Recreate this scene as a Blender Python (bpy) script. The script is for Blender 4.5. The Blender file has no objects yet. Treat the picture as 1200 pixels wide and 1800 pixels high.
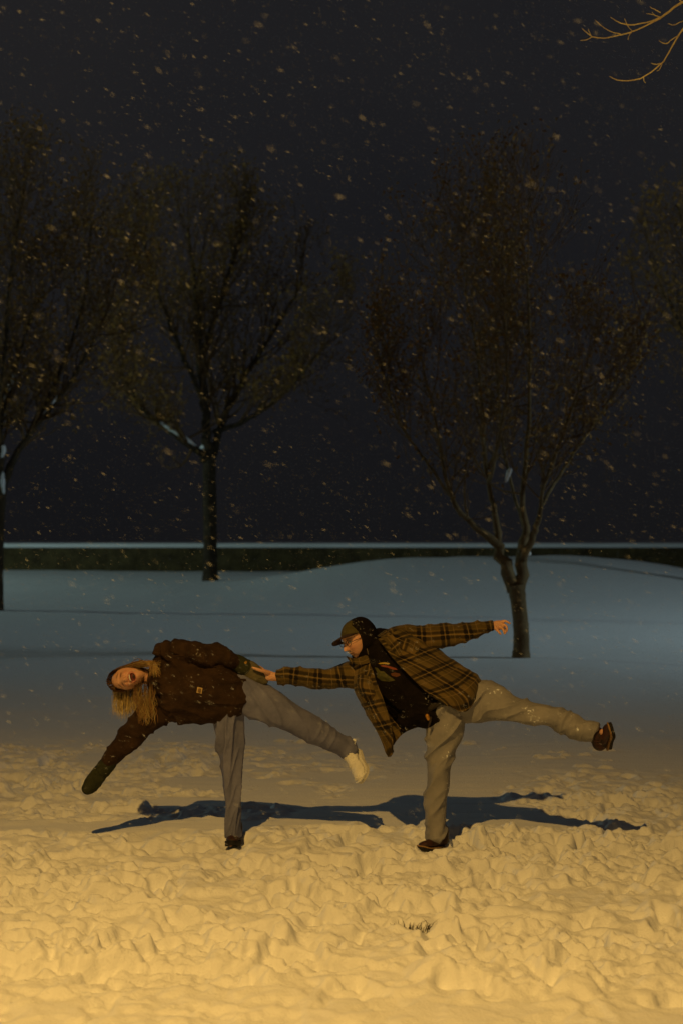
import bpy, bmesh, math, random
import numpy as np
from mathutils import Vector, Matrix, noise as mnoise
from mathutils.bvhtree import BVHTree

scene = bpy.context.scene
COL = scene.collection
random.seed(7)
RNG = np.random.default_rng(11)

# ------------------------------------------------------------------ camera
CAM_Z, FOC, HOR, CX = 1.92, 2400.0, 945.0, 600.0
cam = bpy.data.objects.new('camera', bpy.data.cameras.new('camera'))
COL.objects.link(cam)
cam.location = (0, 0, CAM_Z)
cam.rotation_euler = (math.radians(90), 0, 0)
cam.data.sensor_fit = 'VERTICAL'
cam.data.sensor_height = 36
cam.data.sensor_width = 24
cam.data.lens = 48
cam.data.shift_y = (HOR - 900) / 1800
cam.data.clip_start = 0.05
cam.data.clip_end = 2000
cam.data.dof.use_dof = True
cam.data.dof.focus_distance = 8.45
cam.data.dof.aperture_fstop = 2.2
scene.camera = cam

# ------------------------------------------------------------------ night sky
w = bpy.data.worlds.new('World')
scene.world = w
w.use_nodes = True
nt = w.node_tree
nt.nodes.clear()
wo = nt.nodes.new('ShaderNodeOutputWorld')
bg = nt.nodes.new('ShaderNodeBackground')
bg.inputs['Strength'].default_value = 1.0
tc = nt.nodes.new('ShaderNodeTexCoord')
nz = nt.nodes.new('ShaderNodeTexNoise')
nz.inputs['Scale'].default_value = 2.2
nz.inputs['Detail'].default_value = 5
rp = nt.nodes.new('ShaderNodeValToRGB')
rp.color_ramp.elements[0].position = 0.3
rp.color_ramp.elements[0].color = (0.0092, 0.0094, 0.0112, 1)
rp.color_ramp.elements[1].position = 0.72
rp.color_ramp.elements[1].color = (0.0148, 0.0142, 0.0148, 1)
nt.links.new(tc.outputs['Generated'], nz.inputs['Vector'])
nt.links.new(nz.outputs['Fac'], rp.inputs['Fac'])
sx = nt.nodes.new('ShaderNodeSeparateXYZ')
nt.links.new(tc.outputs['Generated'], sx.inputs[0])
gr = nt.nodes.new('ShaderNodeMapRange')
gr.inputs['From Min'].default_value = -.02
gr.inputs['From Max'].default_value = .34
gr.inputs['To Min'].default_value = .62
gr.inputs['To Max'].default_value = 1.08
nt.links.new(sx.outputs['Z'], gr.inputs['Value'])
vm = nt.nodes.new('ShaderNodeVectorMath'); vm.operation = 'SCALE'
nt.links.new(rp.outputs['Color'], vm.inputs[0])
nt.links.new(gr.outputs['Result'], vm.inputs['Scale'])
nt.links.new(vm.outputs['Vector'], bg.inputs['Color'])
nt.links.new(bg.outputs['Background'], wo.inputs['Surface'])

scene.view_settings.view_transform = 'Standard'
scene.view_settings.look = 'None'
scene.view_settings.exposure = 0
scene.view_settings.gamma = 1
scene.cycles.use_denoising = True
scene.cycles.max_bounces = 6
scene.cycles.sample_clamp_indirect = 2.0

WARM_POWER = 2880.0
COOL_RIGHT_POWER = 5000.0
COOL_LEFT_POWER = 17000.0


# ------------------------------------------------------------------ helpers
def P(px, py, Y):
    """the point that stands at distance Y in front of the photographer, seen at (px, py) of the photograph"""
    return np.array([(px - CX) * Y / FOC, Y, CAM_Z - (py - HOR) * Y / FOC])


def nrm(v):
    v = np.asarray(v, float)
    return v / (np.linalg.norm(v) + 1e-12)


def _hash(ix, iy, iz, seed):
    h = (ix.astype(np.int64) * 374761393 + iy.astype(np.int64) * 668265263 + iz.astype(np.int64) * 2147483647 + seed * 974634777)
    h = (h ^ (h >> 13)) * 1274126177
    h = h & 0x7fffffff
    h = (h ^ (h >> 16)) * 668265263
    return ((h & 0xffffff) / float(0xffffff))


def vnoise(x, y, z=None, seed=0):
    x = np.asarray(x, float)
    y = np.asarray(y, float) + np.zeros_like(x)
    z = np.zeros_like(x) if z is None else np.asarray(z, float) + np.zeros_like(x)
    ix, iy, iz = np.floor(x), np.floor(y), np.floor(z)
    fx, fy, fz = x - ix, y - iy, z - iz
    ux, uy, uz = [f * f * f * (f * (f * 6 - 15) + 10) for f in (fx, fy, fz)]
    r = 0
    for dx in (0, 1):
        for dy in (0, 1):
            for dz in (0, 1):
                wgt = (ux if dx else 1 - ux) * (uy if dy else 1 - uy) * (uz if dz else 1 - uz)
                r = r + wgt * _hash(ix + dx, iy + dy, iz + dz, seed)
    return r * 2 - 1


def fbm(x, y, z=None, seed=0, octv=4, gain=.5, lac=2.03):
    a, s, t = 1.0, 0, 0
    x = np.asarray(x, float)
    y = np.asarray(y, float)
    z = np.zeros_like(x) if z is None else np.asarray(z, float)
    for i in range(octv):
        s = s + a * vnoise(x, y, z, seed + i * 17)
        t += a
        a *= gain
        x, y, z = x * lac + 3.1, y * lac + 1.7, z * lac + 5.3
    return s / t


def sstep(a, b, x):
    t = np.clip((np.asarray(x, float) - a) / (b - a), 0, 1)
    return t * t * (3 - 2 * t)


def mesh_from(name, verts, faces, smooth=True, attrs=None):
    me = bpy.data.meshes.new(name)
    verts = np.asarray(verts, dtype=np.float32)
    if isinstance(faces, np.ndarray):
        n, k = faces.shape
        me.vertices.add(len(verts))
        me.vertices.foreach_set('co', verts.ravel())
        me.loops.add(n * k)
        me.loops.foreach_set('vertex_index', faces.astype(np.int32).ravel())
        me.polygons.add(n)
        me.polygons.foreach_set('loop_start', (np.arange(n) * k).astype(np.int32))
        me.polygons.foreach_set('loop_total', np.full(n, k, dtype=np.int32))
        me.update(calc_edges=True)
        me.validate()
    else:
        me.from_pydata(verts.tolist(), [], [tuple(int(i) for i in f) for f in faces])
        me.update()
    if smooth:
        me.polygons.foreach_set('use_smooth', [True] * len(me.polygons))
    if attrs:
        for k, v in attrs.items():
            v = np.asarray(v, dtype=np.float32)
            if v.ndim == 1:
                a = me.attributes.new(k, 'FLOAT', 'POINT')
                a.data.foreach_set('value', v)
            elif v.shape[1] == 4:
                a = me.attributes.new(k, 'FLOAT_COLOR', 'POINT')
                a.data.foreach_set('color', v.ravel())
            else:
                a = me.attributes.new(k, 'FLOAT_VECTOR', 'POINT')
                a.data.foreach_set('vector', v.ravel())
    return me


def link(name, me, mat, parent=None):
    o = bpy.data.objects.new(name, me)
    COL.objects.link(o)
    if mat is not None:
        me.materials.append(mat)
    if parent is not None:
        o.parent = parent
        o.matrix_parent_inverse = parent.matrix_world.inverted() if parent.type == 'EMPTY' else Matrix.Identity(4)
    return o


def tag(o, label=None, cat=None, group=None, kind=None):
    if label: o['label'] = label
    if cat: o['category'] = cat
    if group: o['group'] = group
    if kind: o['kind'] = kind
    return o


def empty(name, loc):
    o = bpy.data.objects.new(name, None)
    o.location = loc
    COL.objects.link(o)
    bpy.context.view_layer.update()
    return o


class Geo:
    def __init__(s):
        s.v, s.f, s.n = [], [], 0
        s.at = []

    def add(s, v, f, at=None):
        v = np.asarray(v, float)
        s.v.append(v)
        s.f += [tuple(i + s.n for i in q) for q in f]
        s.n += len(v)
        if at is not None:
            s.at.append(np.asarray(at, float))

    def verts(s):
        return np.concatenate(s.v)

    def attr(s):
        return np.concatenate(s.at)


def catmull(pts, n):
    pts = np.asarray(pts, float)
    m = len(pts)
    if m == 2:
        t = np.linspace(0, 1, n)[:, None]
        return pts[0] * (1 - t) + pts[1] * t
    ext = np.vstack([2 * pts[0] - pts[1], pts, 2 * pts[-1] - pts[-2]])
    t = np.linspace(0, m - 1 - 1e-9, n)
    i = np.floor(t).astype(int)
    f = (t - i)[:, None]
    p0, p1, p2, p3 = ext[i], ext[i + 1], ext[i + 2], ext[i + 3]
    return .5 * ((2 * p1) + (-p0 + p2) * f + (2 * p0 - 5 * p1 + 4 * p2 - p3) * f ** 2 + (-p0 + 3 * p1 - 3 * p2 + p3) * f ** 3)


def sweep(pts, a, b=None, ref=(0, 1, 0), n=24, seg=20, dome=True):
    """tube of elliptic section (a across, b along ref) swept through pts; returns verts, faces and its frames"""
    pts = np.asarray(pts, float)
    a = np.asarray(a, float)
    b = a if b is None else np.asarray(b, float)
    S = catmull(np.column_stack([pts, a, b]), n)
    C, A, B = S[:, :3], np.maximum(S[:, 3], .0008), np.maximum(S[:, 4], .0008)
    T = np.gradient(C, axis=0)
    T /= np.linalg.norm(T, axis=1)[:, None] + 1e-12
    ref = nrm(ref)
    N = np.cross(T, ref)
    bad = np.linalg.norm(N, axis=1) < .15
    if bad.any():
        N[bad] = np.cross(T[bad], nrm((.3, .1, 1)))
    N /= np.linalg.norm(N, axis=1)[:, None]
    Bn = np.cross(N, T)
    L = np.concatenate([[0], np.cumsum(np.linalg.norm(np.diff(C, axis=0), axis=1))])
    if dome:     # rounded ends
        k = 4
        Cs, As, Bs, Ns, Bb, Ls = [], [], [], [], [], []
        r0, r1 = min(A[0], B[0]), min(A[-1], B[-1])
        for j in range(k, 0, -1):
            q = math.sin(j / (k + .15) * math.pi / 2)
            c = math.cos(j / (k + .15) * math.pi / 2)
            Cs.append(C[0] - T[0] * r0 * q); As.append(A[0] * c); Bs.append(B[0] * c); Ns.append(N[0]); Bb.append(Bn[0]); Ls.append(L[0] - r0 * q)
        Cs += list(C); As += list(A); Bs += list(B); Ns += list(N); Bb += list(Bn); Ls += list(L)
        for j in range(1, k + 1):
            q = math.sin(j / (k + .15) * math.pi / 2)
            c = math.cos(j / (k + .15) * math.pi / 2)
            Cs.append(C[-1] + T[-1] * r1 * q); As.append(A[-1] * c); Bs.append(B[-1] * c); Ns.append(N[-1]); Bb.append(Bn[-1]); Ls.append(L[-1] + r1 * q)
        Cr, Ar, Br, Nr, Bnr, Lr = map(np.array, (Cs, As, Bs, Ns, Bb, Ls))
    else:
        Cr, Ar, Br, Nr, Bnr, Lr = C, A, B, N, Bn, L
    th = np.linspace(0, 2 * math.pi, seg, endpoint=False)
    V = Cr[:, None] + Nr[:, None] * (Ar[:, None] * np.cos(th))[..., None] + Bnr[:, None] * (Br[:, None] * np.sin(th))[..., None]
    m = len(Cr)
    V = V.reshape(-1, 3)
    F = []
    for i in range(m - 1):
        for j in range(seg):
            k2 = (j + 1) % seg
            F.append((i * seg + j, (i + 1) * seg + j, (i + 1) * seg + k2, i * seg + k2))
    F.append(tuple(range(seg)))
    F.append(tuple((m - 1) * seg + j for j in reversed(range(seg))))
    return V, F, dict(C=C, A=A, B=B, T=T, N=N, Bn=Bn, L=L)


def pxsweep(st, Y0, b=None, **k):
    """st: list of (px, py, dy, half width in px, half depth in m)"""
    pts = [P(s[0], s[1], Y0 + s[2]) for s in st]
    a = [s[3] * Y0 / FOC for s in st]
    bb = [s[4] for s in st]
    return sweep(pts, a, bb, **k)


def ellipsoid(c, r, axes=None, nu=24, nv=16):
    c = np.asarray(c, float)
    axes = np.eye(3) if axes is None else np.asarray(axes, float)
    V = []
    for i in range(1, nv):
        ph = math.pi * i / nv
        for j in range(nu):
            t = 2 * math.pi * j / nu
            V.append((math.sin(ph) * math.cos(t), math.sin(ph) * math.sin(t), math.cos(ph)))
    V.append((0, 0, 1)); V.append((0, 0, -1))
    V = np.array(V) * np.asarray(r, float)
    V = c + V @ axes
    F = []
    for i in range(nv - 2):
        for j in range(nu):
            k = (j + 1) % nu
            F.append((i * nu + j, (i + 1) * nu + j, (i + 1) * nu + k, i * nu + k))
    top, bot = (nv - 1) * nu, (nv - 1) * nu + 1
    for j in range(nu):
        k = (j + 1) % nu
        F.append((top, j, k))
        F.append((bot, (nv - 2) * nu + k, (nv - 2) * nu + j))
    return V, F


def remesh(parts, voxel, smooth=3, factor=.5):
    """one continuous surface round overlapping closed volumes"""
    g = Geo()
    for p in parts:
        g.add(p[0], p[1])
    me = mesh_from('tmp', g.verts(), g.f)
    o = bpy.data.objects.new('tmp', me)
    COL.objects.link(o)
    m = o.modifiers.new('r', 'REMESH')
    m.mode = 'VOXEL'
    m.voxel_size = voxel
    if smooth:
        s = o.modifiers.new('s', 'SMOOTH')
        s.factor = factor
        s.iterations = smooth
    dg = bpy.context.evaluated_depsgraph_get()
    ev = o.evaluated_get(dg)
    em = bpy.data.meshes.new_from_object(ev)
    V = np.empty(len(em.vertices) * 3, dtype=np.float32)
    em.vertices.foreach_get('co', V)
    V = V.reshape(-1, 3).astype(float)
    F = np.empty(len(em.loops), dtype=np.int32)
    em.loops.foreach_get('vertex_index', F)
    F = F.reshape(-1, 4)
    bpy.data.objects.remove(o)
    bpy.data.meshes.remove(me)
    bpy.data.meshes.remove(em)
    return V, F


def vnormals(V, F):
    a = V[F[:, 2]] - V[F[:, 0]]
    b = V[F[:, 3]] - V[F[:, 1]]
    n = np.cross(a, b)
    N = np.zeros_like(V)
    for k in range(4):
        np.add.at(N, F[:, k], n)
    return N / (np.linalg.norm(N, axis=1)[:, None] + 1e-12)


def chaincoord(V, frames):
    """for every vertex: which chain, distance along it, angle round it, local cross coordinates"""
    C = np.concatenate([f['C'] for f in frames])
    R = np.concatenate([np.maximum(f['A'], f['B']) for f in frames])
    Nn = np.concatenate([f['N'] for f in frames])
    Bn = np.concatenate([f['Bn'] for f in frames])
    Tt = np.concatenate([f['T'] for f in frames])
    Ls = np.concatenate([f['L'] for f in frames])
    ID = np.concatenate([np.full(len(f['C']), i) for i, f in enumerate(frames)])
    out_id = np.zeros(len(V), int)
    u = np.zeros(len(V)); n_ = np.zeros(len(V)); b_ = np.zeros(len(V)); rr = np.zeros(len(V))
    for s in range(0, len(V), 8000):
        v = V[s:s + 8000]
        d = np.linalg.norm(v[:, None] - C[None], axis=2)
        k = np.argmin(d / R[None], axis=1)
        dv = v - C[k]
        out_id[s:s + 8000] = ID[k]
        u[s:s + 8000] = Ls[k] + (dv * Tt[k]).sum(1)
        n_[s:s + 8000] = (dv * Nn[k]).sum(1)
        b_[s:s + 8000] = (dv * Bn[k]).sum(1)
        rr[s:s + 8000] = R[k]
    return out_id, u, n_, b_, rr


def ridge(x, y, z, seed=0, sharp=1.6):
    n = vnoise(x, y, z, seed)
    return (1 - np.abs(n)) ** sharp


# ------------------------------------------------------------------ materials
def mat(name, col, rough=.8, noise=None, bump=None, spec=.3, sheen=0, sss=0, metallic=0):
    m = bpy.data.materials.new(name)
    m.use_nodes = True
    n = m.node_tree
    p = n.nodes['Principled BSDF']
    p.inputs['Base Color'].default_value = (*col, 1)
    p.inputs['Roughness'].default_value = rough
    p.inputs['Specular IOR Level'].default_value = spec
    p.inputs['Metallic'].default_value = metallic
    if sheen:
        p.inputs['Sheen Weight'].default_value = sheen
    if sss:
        p.inputs['Subsurface Weight'].default_value = sss
        p.inputs['Subsurface Radius'].default_value = (.02, .012, .01)
        p.inputs['Subsurface Scale'].default_value = .19
    t = n.nodes.new('ShaderNodeTexCoord')
    if noise:
        sc, amt, col2 = noise
        z = n.nodes.new('ShaderNodeTexNoise')
        z.inputs['Scale'].default_value = sc
        z.inputs['Detail'].default_value = 6
        z.inputs['Roughness'].default_value = .65
        n.links.new(t.outputs['Object'], z.inputs['Vector'])
        r = n.nodes.new('ShaderNodeValToRGB')
        r.color_ramp.elements[0].position = .5 - amt
        r.color_ramp.elements[0].color = (*col, 1)
        r.color_ramp.elements[1].position = .5 + amt
        r.color_ramp.elements[1].color = (*col2, 1)
        n.links.new(z.outputs['Fac'], r.inputs['Fac'])
        n.links.new(r.outputs['Color'], p.inputs['Base Color'])
    if bump:
        sc, st, dist = bump
        z = n.nodes.new('ShaderNodeTexNoise')
        z.inputs['Scale'].default_value = sc
        z.inputs['Detail'].default_value = 5
        n.links.new(t.outputs['Object'], z.inputs['Vector'])
        b = n.nodes.new('ShaderNodeBump')
        b.inputs['Strength'].default_value = st
        b.inputs['Distance'].default_value = dist
        n.links.new(z.outputs['Fac'], b.inputs['Height'])
        n.links.new(b.outputs['Normal'], p.inputs['Normal'])
    return m


def attrmat(name, attr, rough=.7, spec=.3, sss=0, bump=None):
    m = mat(name, (.5, .5, .5), rough, spec=spec, sss=sss, bump=bump)
    n = m.node_tree
    a = n.nodes.new('ShaderNodeAttribute')
    a.attribute_name = attr
    n.links.new(a.outputs['Color'], n.nodes['Principled BSDF'].inputs['Base Color'])
    return m


def add_flecks(m, scale, lo, hi, col=(.75, .78, .82)):
    """snow caught in the cloth: small irregular spots of its own colour"""
    n = m.node_tree
    p = n.nodes['Principled BSDF']
    src = p.inputs['Base Color'].links[0].from_socket if p.inputs['Base Color'].links else None
    t = n.nodes.new('ShaderNodeTexCoord')
    z = n.nodes.new('ShaderNodeTexNoise')
    z.inputs['Scale'].default_value = scale
    z.inputs['Detail'].default_value = 3
    z2 = n.nodes.new('ShaderNodeTexNoise')
    z2.inputs['Scale'].default_value = scale / 9
    mul = n.nodes.new('ShaderNodeMath'); mul.operation = 'MULTIPLY'
    n.links.new(t.outputs['Object'], z.inputs['Vector'])
    n.links.new(t.outputs['Object'], z2.inputs['Vector'])
    n.links.new(z.outputs['Fac'], mul.inputs[0])
    n.links.new(z2.outputs['Fac'], mul.inputs[1])
    r = n.nodes.new('ShaderNodeMapRange')
    r.inputs['From Min'].default_value = lo
    r.inputs['From Max'].default_value = hi
    n.links.new(mul.outputs[0], r.inputs['Value'])
    mx = n.nodes.new('ShaderNodeMix'); mx.data_type = 'RGBA'
    n.links.new(r.outputs['Result'], mx.inputs['Factor'])
    if src:
        n.links.new(src, mx.inputs['A'])
    else:
        mx.inputs['A'].default_value = p.inputs['Base Color'].default_value
    mx.inputs['B'].default_value = (*col, 1)
    n.links.new(mx.outputs['Result'], p.inputs['Base Color'])


def plaid_mat(name, base, base2, dark, line):
    """woven check laid along the cloth's own length and width (attribute 'cloth', metres)"""
    m = bpy.data.materials.new(name)
    m.use_nodes = True
    n = m.node_tree
    L = n.links
    p = n.nodes['Principled BSDF']
    p.inputs['Roughness'].default_value = .95
    p.inputs['Specular IOR Level'].default_value = .1
    p.inputs['Sheen Weight'].default_value = .1
    at = n.nodes.new('ShaderNodeAttribute'); at.attribute_name = 'cloth'
    sep = n.nodes.new('ShaderNodeSeparateXYZ')
    L.new(at.outputs['Vector'], sep.inputs[0])

    def M(op, a, b=None, c=None):
        q = n.nodes.new('ShaderNodeMath'); q.operation = op
        for i, v in enumerate((a, b, c)):
            if v is None: continue
            if isinstance(v, (int, float)): q.inputs[i].default_value = v
            else: L.new(v, q.inputs[i])
        return q.outputs[0]

    def band(src, period, centre, half, soft=.004):
        f = M('MODULO', M('ADD', src, 50 * period), period)
        d = M('ABSOLUTE', M('SUBTRACT', f, centre))
        r = n.nodes.new('ShaderNodeMapRange')
        r.inputs['From Min'].default_value = half + soft
        r.inputs['From Max'].default_value = half - soft
        L.new(d, r.inputs['Value'])
        return r.outputs['Result']

    def mix(a, b, f):
        q = n.nodes.new('ShaderNodeMix'); q.data_type = 'RGBA'
        L.new(f, q.inputs['Factor'])
        for s, v in (('A', a), ('B', b)):
            if isinstance(v, tuple): q.inputs[s].default_value = (*v, 1)
            else: L.new(v, q.inputs[s])
        return q.outputs['Result']
    PER = .145
    x, y = sep.outputs['X'], sep.outputs['Y']
    dx = M('MAXIMUM', band(x, PER, .030, .011), band(x, PER, .062, .009))
    dy = M('MAXIMUM', band(y, PER, .030, .011), band(y, PER, .062, .009))
    lx = M('MAXIMUM', band(x, PER, .046, .0022, .0015), band(x, PER, .104, .0018, .0015))
    ly = M('MAXIMUM', band(y, PER, .046, .0022, .0015), band(y, PER, .104, .0018, .0015))
    t = n.nodes.new('ShaderNodeTexCoord')
    z = n.nodes.new('ShaderNodeTexNoise'); z.inputs['Scale'].default_value = 9
    z.inputs['Detail'].default_value = 6
    L.new(t.outputs['Object'], z.inputs['Vector'])
    r = n.nodes.new('ShaderNodeMapRange')
    r.inputs['From Min'].default_value = .35; r.inputs['From Max'].default_value = .65
    L.new(z.outputs['Fac'], r.inputs['Value'])
    c = mix(base, base2, r.outputs['Result'])
    # the ground of the check also changes tone between the bands
    c = mix(c, tuple(v * .55 for v in base), M('MULTIPLY', band(y, PER, .1, .024), .7))
    dk = M('MINIMUM', M('ADD', M('MULTIPLY', dx, .74), M('MULTIPLY', dy, .74)), .97)
    c = mix(c, dark, dk)
    c = mix(c, line, M('MULTIPLY', M('MAXIMUM', lx, ly), .33))
    L.new(c, p.inputs['Base Color'])
    z2 = n.nodes.new('ShaderNodeTexNoise'); z2.inputs['Scale'].default_value = 160
    L.new(t.outputs['Object'], z2.inputs['Vector'])
    b = n.nodes.new('ShaderNodeBump'); b.inputs['Strength'].default_value = .5; b.inputs['Distance'].default_value = .003
    L.new(z2.outputs['Fac'], b.inputs['Height'])
    L.new(b.outputs['Normal'], p.inputs['Normal'])
    return m


M_SNOW = mat('snow', (.80, .81, .83), .75, bump=(70, .5, .011), spec=.25)
M_SNOWCAP = mat('settled_snow', (.80, .82, .85), .8, bump=(30, .4, .02), spec=.2)
M_FLAKE = mat('snowflake', (.85, .87, .9), .9, spec=.1)
_n = M_FLAKE.node_tree
_n.nodes['Principled BSDF'].inputs['Alpha'].default_value = .19
M_JEANS_W = mat('washed_denim', (.115, .122, .20), .95, noise=(7, .16, (.19, .195, .29)), bump=(420, .4, .002), spec=.1)
M_JEANS_M = mat('pale_trousers', (.205, .20, .21), .95, noise=(6, .16, (.28, .265, .26)), bump=(300, .35, .002), spec=.1)
add_flecks(M_JEANS_M, 60, .40, .47)
M_JACKET = mat('brown_duck_cloth', (.019, .011, .0075), .95, noise=(10, .2, (.046, .026, .015)), bump=(150, .5, .003), spec=.1)
add_flecks(M_JACKET, 70, .39, .50, (.22, .20, .18))
M_HOOD = mat('black_sweatshirt', (.0065, .0048, .0042), .95, noise=(14, .2, (.011, .008, .007)), bump=(200, .5, .003), spec=.08)
add_flecks(M_HOOD, 75, .40, .48, (.30, .29, .27))
M_PLAID = plaid_mat('brown_check_flannel', (.10, .070, .023), (.155, .098, .030), (.008, .006, .005), (.30, .20, .085))
M_LINING = mat('dark_lining', (.012, .009, .007), .95)
M_MITT_DARK = mat('mitten_knit', (.022, .024, .013), .95, noise=(30, .2, (.04, .042, .022)), bump=(150, .7, .004), spec=.1)
M_MITT_PALE = mat('mitten_palm', (.085, .075, .042), .85, noise=(25, .2, (.13, .11, .06)), bump=(130, .5, .003), spec=.2)
M_CAP = mat('olive_cap', (.055, .046, .018), .9, noise=(35, .2, (.085, .07, .028)), bump=(250, .4, .002), spec=.1)
M_BRIM = mat('brown_cap_peak', (.035, .018, .012), .85, noise=(35, .2, (.05, .028, .018)))
M_SHOE = mat('dark_shoe', (.02, .012, .01), .6, noise=(30, .12, (.055, .018, .013)))
M_SOLE = mat('shoe_sole', (.012, .010, .009), .8)
M_MIDSOLE = mat('shoe_midsole_piping', (.26, .15, .06), .7)
M_WHITESHOE = mat('white_shoe', (.66, .64, .58), .8, noise=(20, .2, (.78, .76, .7)), bump=(60, .6, .006))
M_SKIN = attrmat('skin', 'tone', .5, .35, sss=.12, bump=(120, .12, .002))
M_HAIR = attrmat('hair', 'tone', .5, .4)
M_BARK = mat('bark', (.11, .072, .034), .95, noise=(3, .15, (.20, .14, .07)), bump=(12, 1.0, .03), spec=.1)
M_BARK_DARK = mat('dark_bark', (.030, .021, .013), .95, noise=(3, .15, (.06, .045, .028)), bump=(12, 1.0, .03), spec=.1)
M_TWIG = mat('twigs', (.15, .085, .036), .95, spec=.1)
M_LEAF = mat('withered_leaves', (.19, .10, .026), .9, noise=(1.2, .15, (.26, .15, .035)), spec=.1)
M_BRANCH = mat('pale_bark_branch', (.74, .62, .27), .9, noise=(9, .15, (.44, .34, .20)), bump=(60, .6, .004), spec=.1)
M_WALL = mat('old_dark_wall', (.050, .038, .020), .95, noise=(1.6, .15, (.105, .08, .035)), bump=(5, 1, .06), spec=.1)
M_METAL = mat('lamp_post_metal', (.05, .05, .05), .5, metallic=.6)


def emit(name, col, s):
    m = bpy.data.materials.new(name)
    m.use_nodes = True
    m.node_tree.nodes.clear()
    e = m.node_tree.nodes.new('ShaderNodeEmission')
    e.inputs['Color'].default_value = (*col, 1)
    e.inputs['Strength'].default_value = s
    o = m.node_tree.nodes.new('ShaderNodeOutputMaterial')
    m.node_tree.links.new(e.outputs[0], o.inputs['Surface'])
    return m


# ------------------------------------------------------------------ terrain
def axis_fine(lo, hi, step, far_lo, far_hi, grow=1.12):
    a = list(np.arange(lo, hi + step * .5, step))
    s = step
    up = []
    p = a[-1]
    while p < far_hi:
        s = min(s * grow, max(1.2, abs(p) * .06))
        p += s
        up.append(p)
    s = step
    dn = []
    p = a[0]
    while p > far_lo:
        s = min(s * grow, max(1.2, abs(p) * .06))
        p -= s
        dn.append(p)
    return np.array(dn[::-1] + a + up), len(dn)


XS, XI = axis_fine(-3.4, 3.4, .0115, -320, 320)
YS, YI = axis_fine(4.6, 13.2, .0115, -40, 620, 1.06)
GX, GY = np.meshgrid(XS, YS)


def base_height(x, y):
    h = .045 * fbm(x * .35, y * .35, seed=3, octv=3) * sstep(3, 8, y)
    h = h + .02 * fbm(x * 1.1, y * 1.1, seed=5, octv=2)
    yn = np.clip((y - 12) / 40, 0, 1)
    h = h + yn * .10 * fbm(x * .12, y * .12, seed=8, octv=3)
    # the low swell that hides the foot of the wall
    mound = np.exp(-((x - 6.0) / 8.2) ** 4) * np.exp(-((y - 54) / 13.0) ** 2)
    mound2 = np.exp(-((x - 11.0) / 5.0) ** 2) * np.exp(-((y - 50) / 12.0) ** 2)
    h = h + 1.12 * mound + .12 * mound2
    flat = np.exp(-(((y - 75) / 5.0) ** 2))
    return h


def tramp_mask(x, y):
    n = fbm(x * .9, y * .9, seed=21, octv=3)
    n2 = fbm(x * 2.4, y * 2.4, seed=23, octv=3)
    near = 1 - sstep(8.72, 9.02, y + .35 * n + .10 * n2)
    left = sstep(.02, .26, n2 * .45 + .5 * n + .55 * (1 - sstep(-1.6, .2, x)) - .20) * sstep(9.0, 9.5, y) * (1 - sstep(11.6, 13.4, y + .5 * n))
    left = left * (1 - sstep(-.9, .15, x - .35 * (y - 9.6) * .9))
    right = sstep(.05, .2, n2 * .35 + .3 * n + .55 * sstep(.9, 1.8, x) - .22 + .1) * sstep(8.7, 9.0, y) * (1 - sstep(9.9, 11.2, y + .5 * n)) * sstep(.75, 1.2, x)
    m = np.maximum(np.maximum(near, left * .8), right * .8)
    # a calmer, drifted band right in front of the camera
    m = m * (.30 + .70 * sstep(5.5, 5.95, y + .2 * n + .03 * x))
    return m


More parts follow.
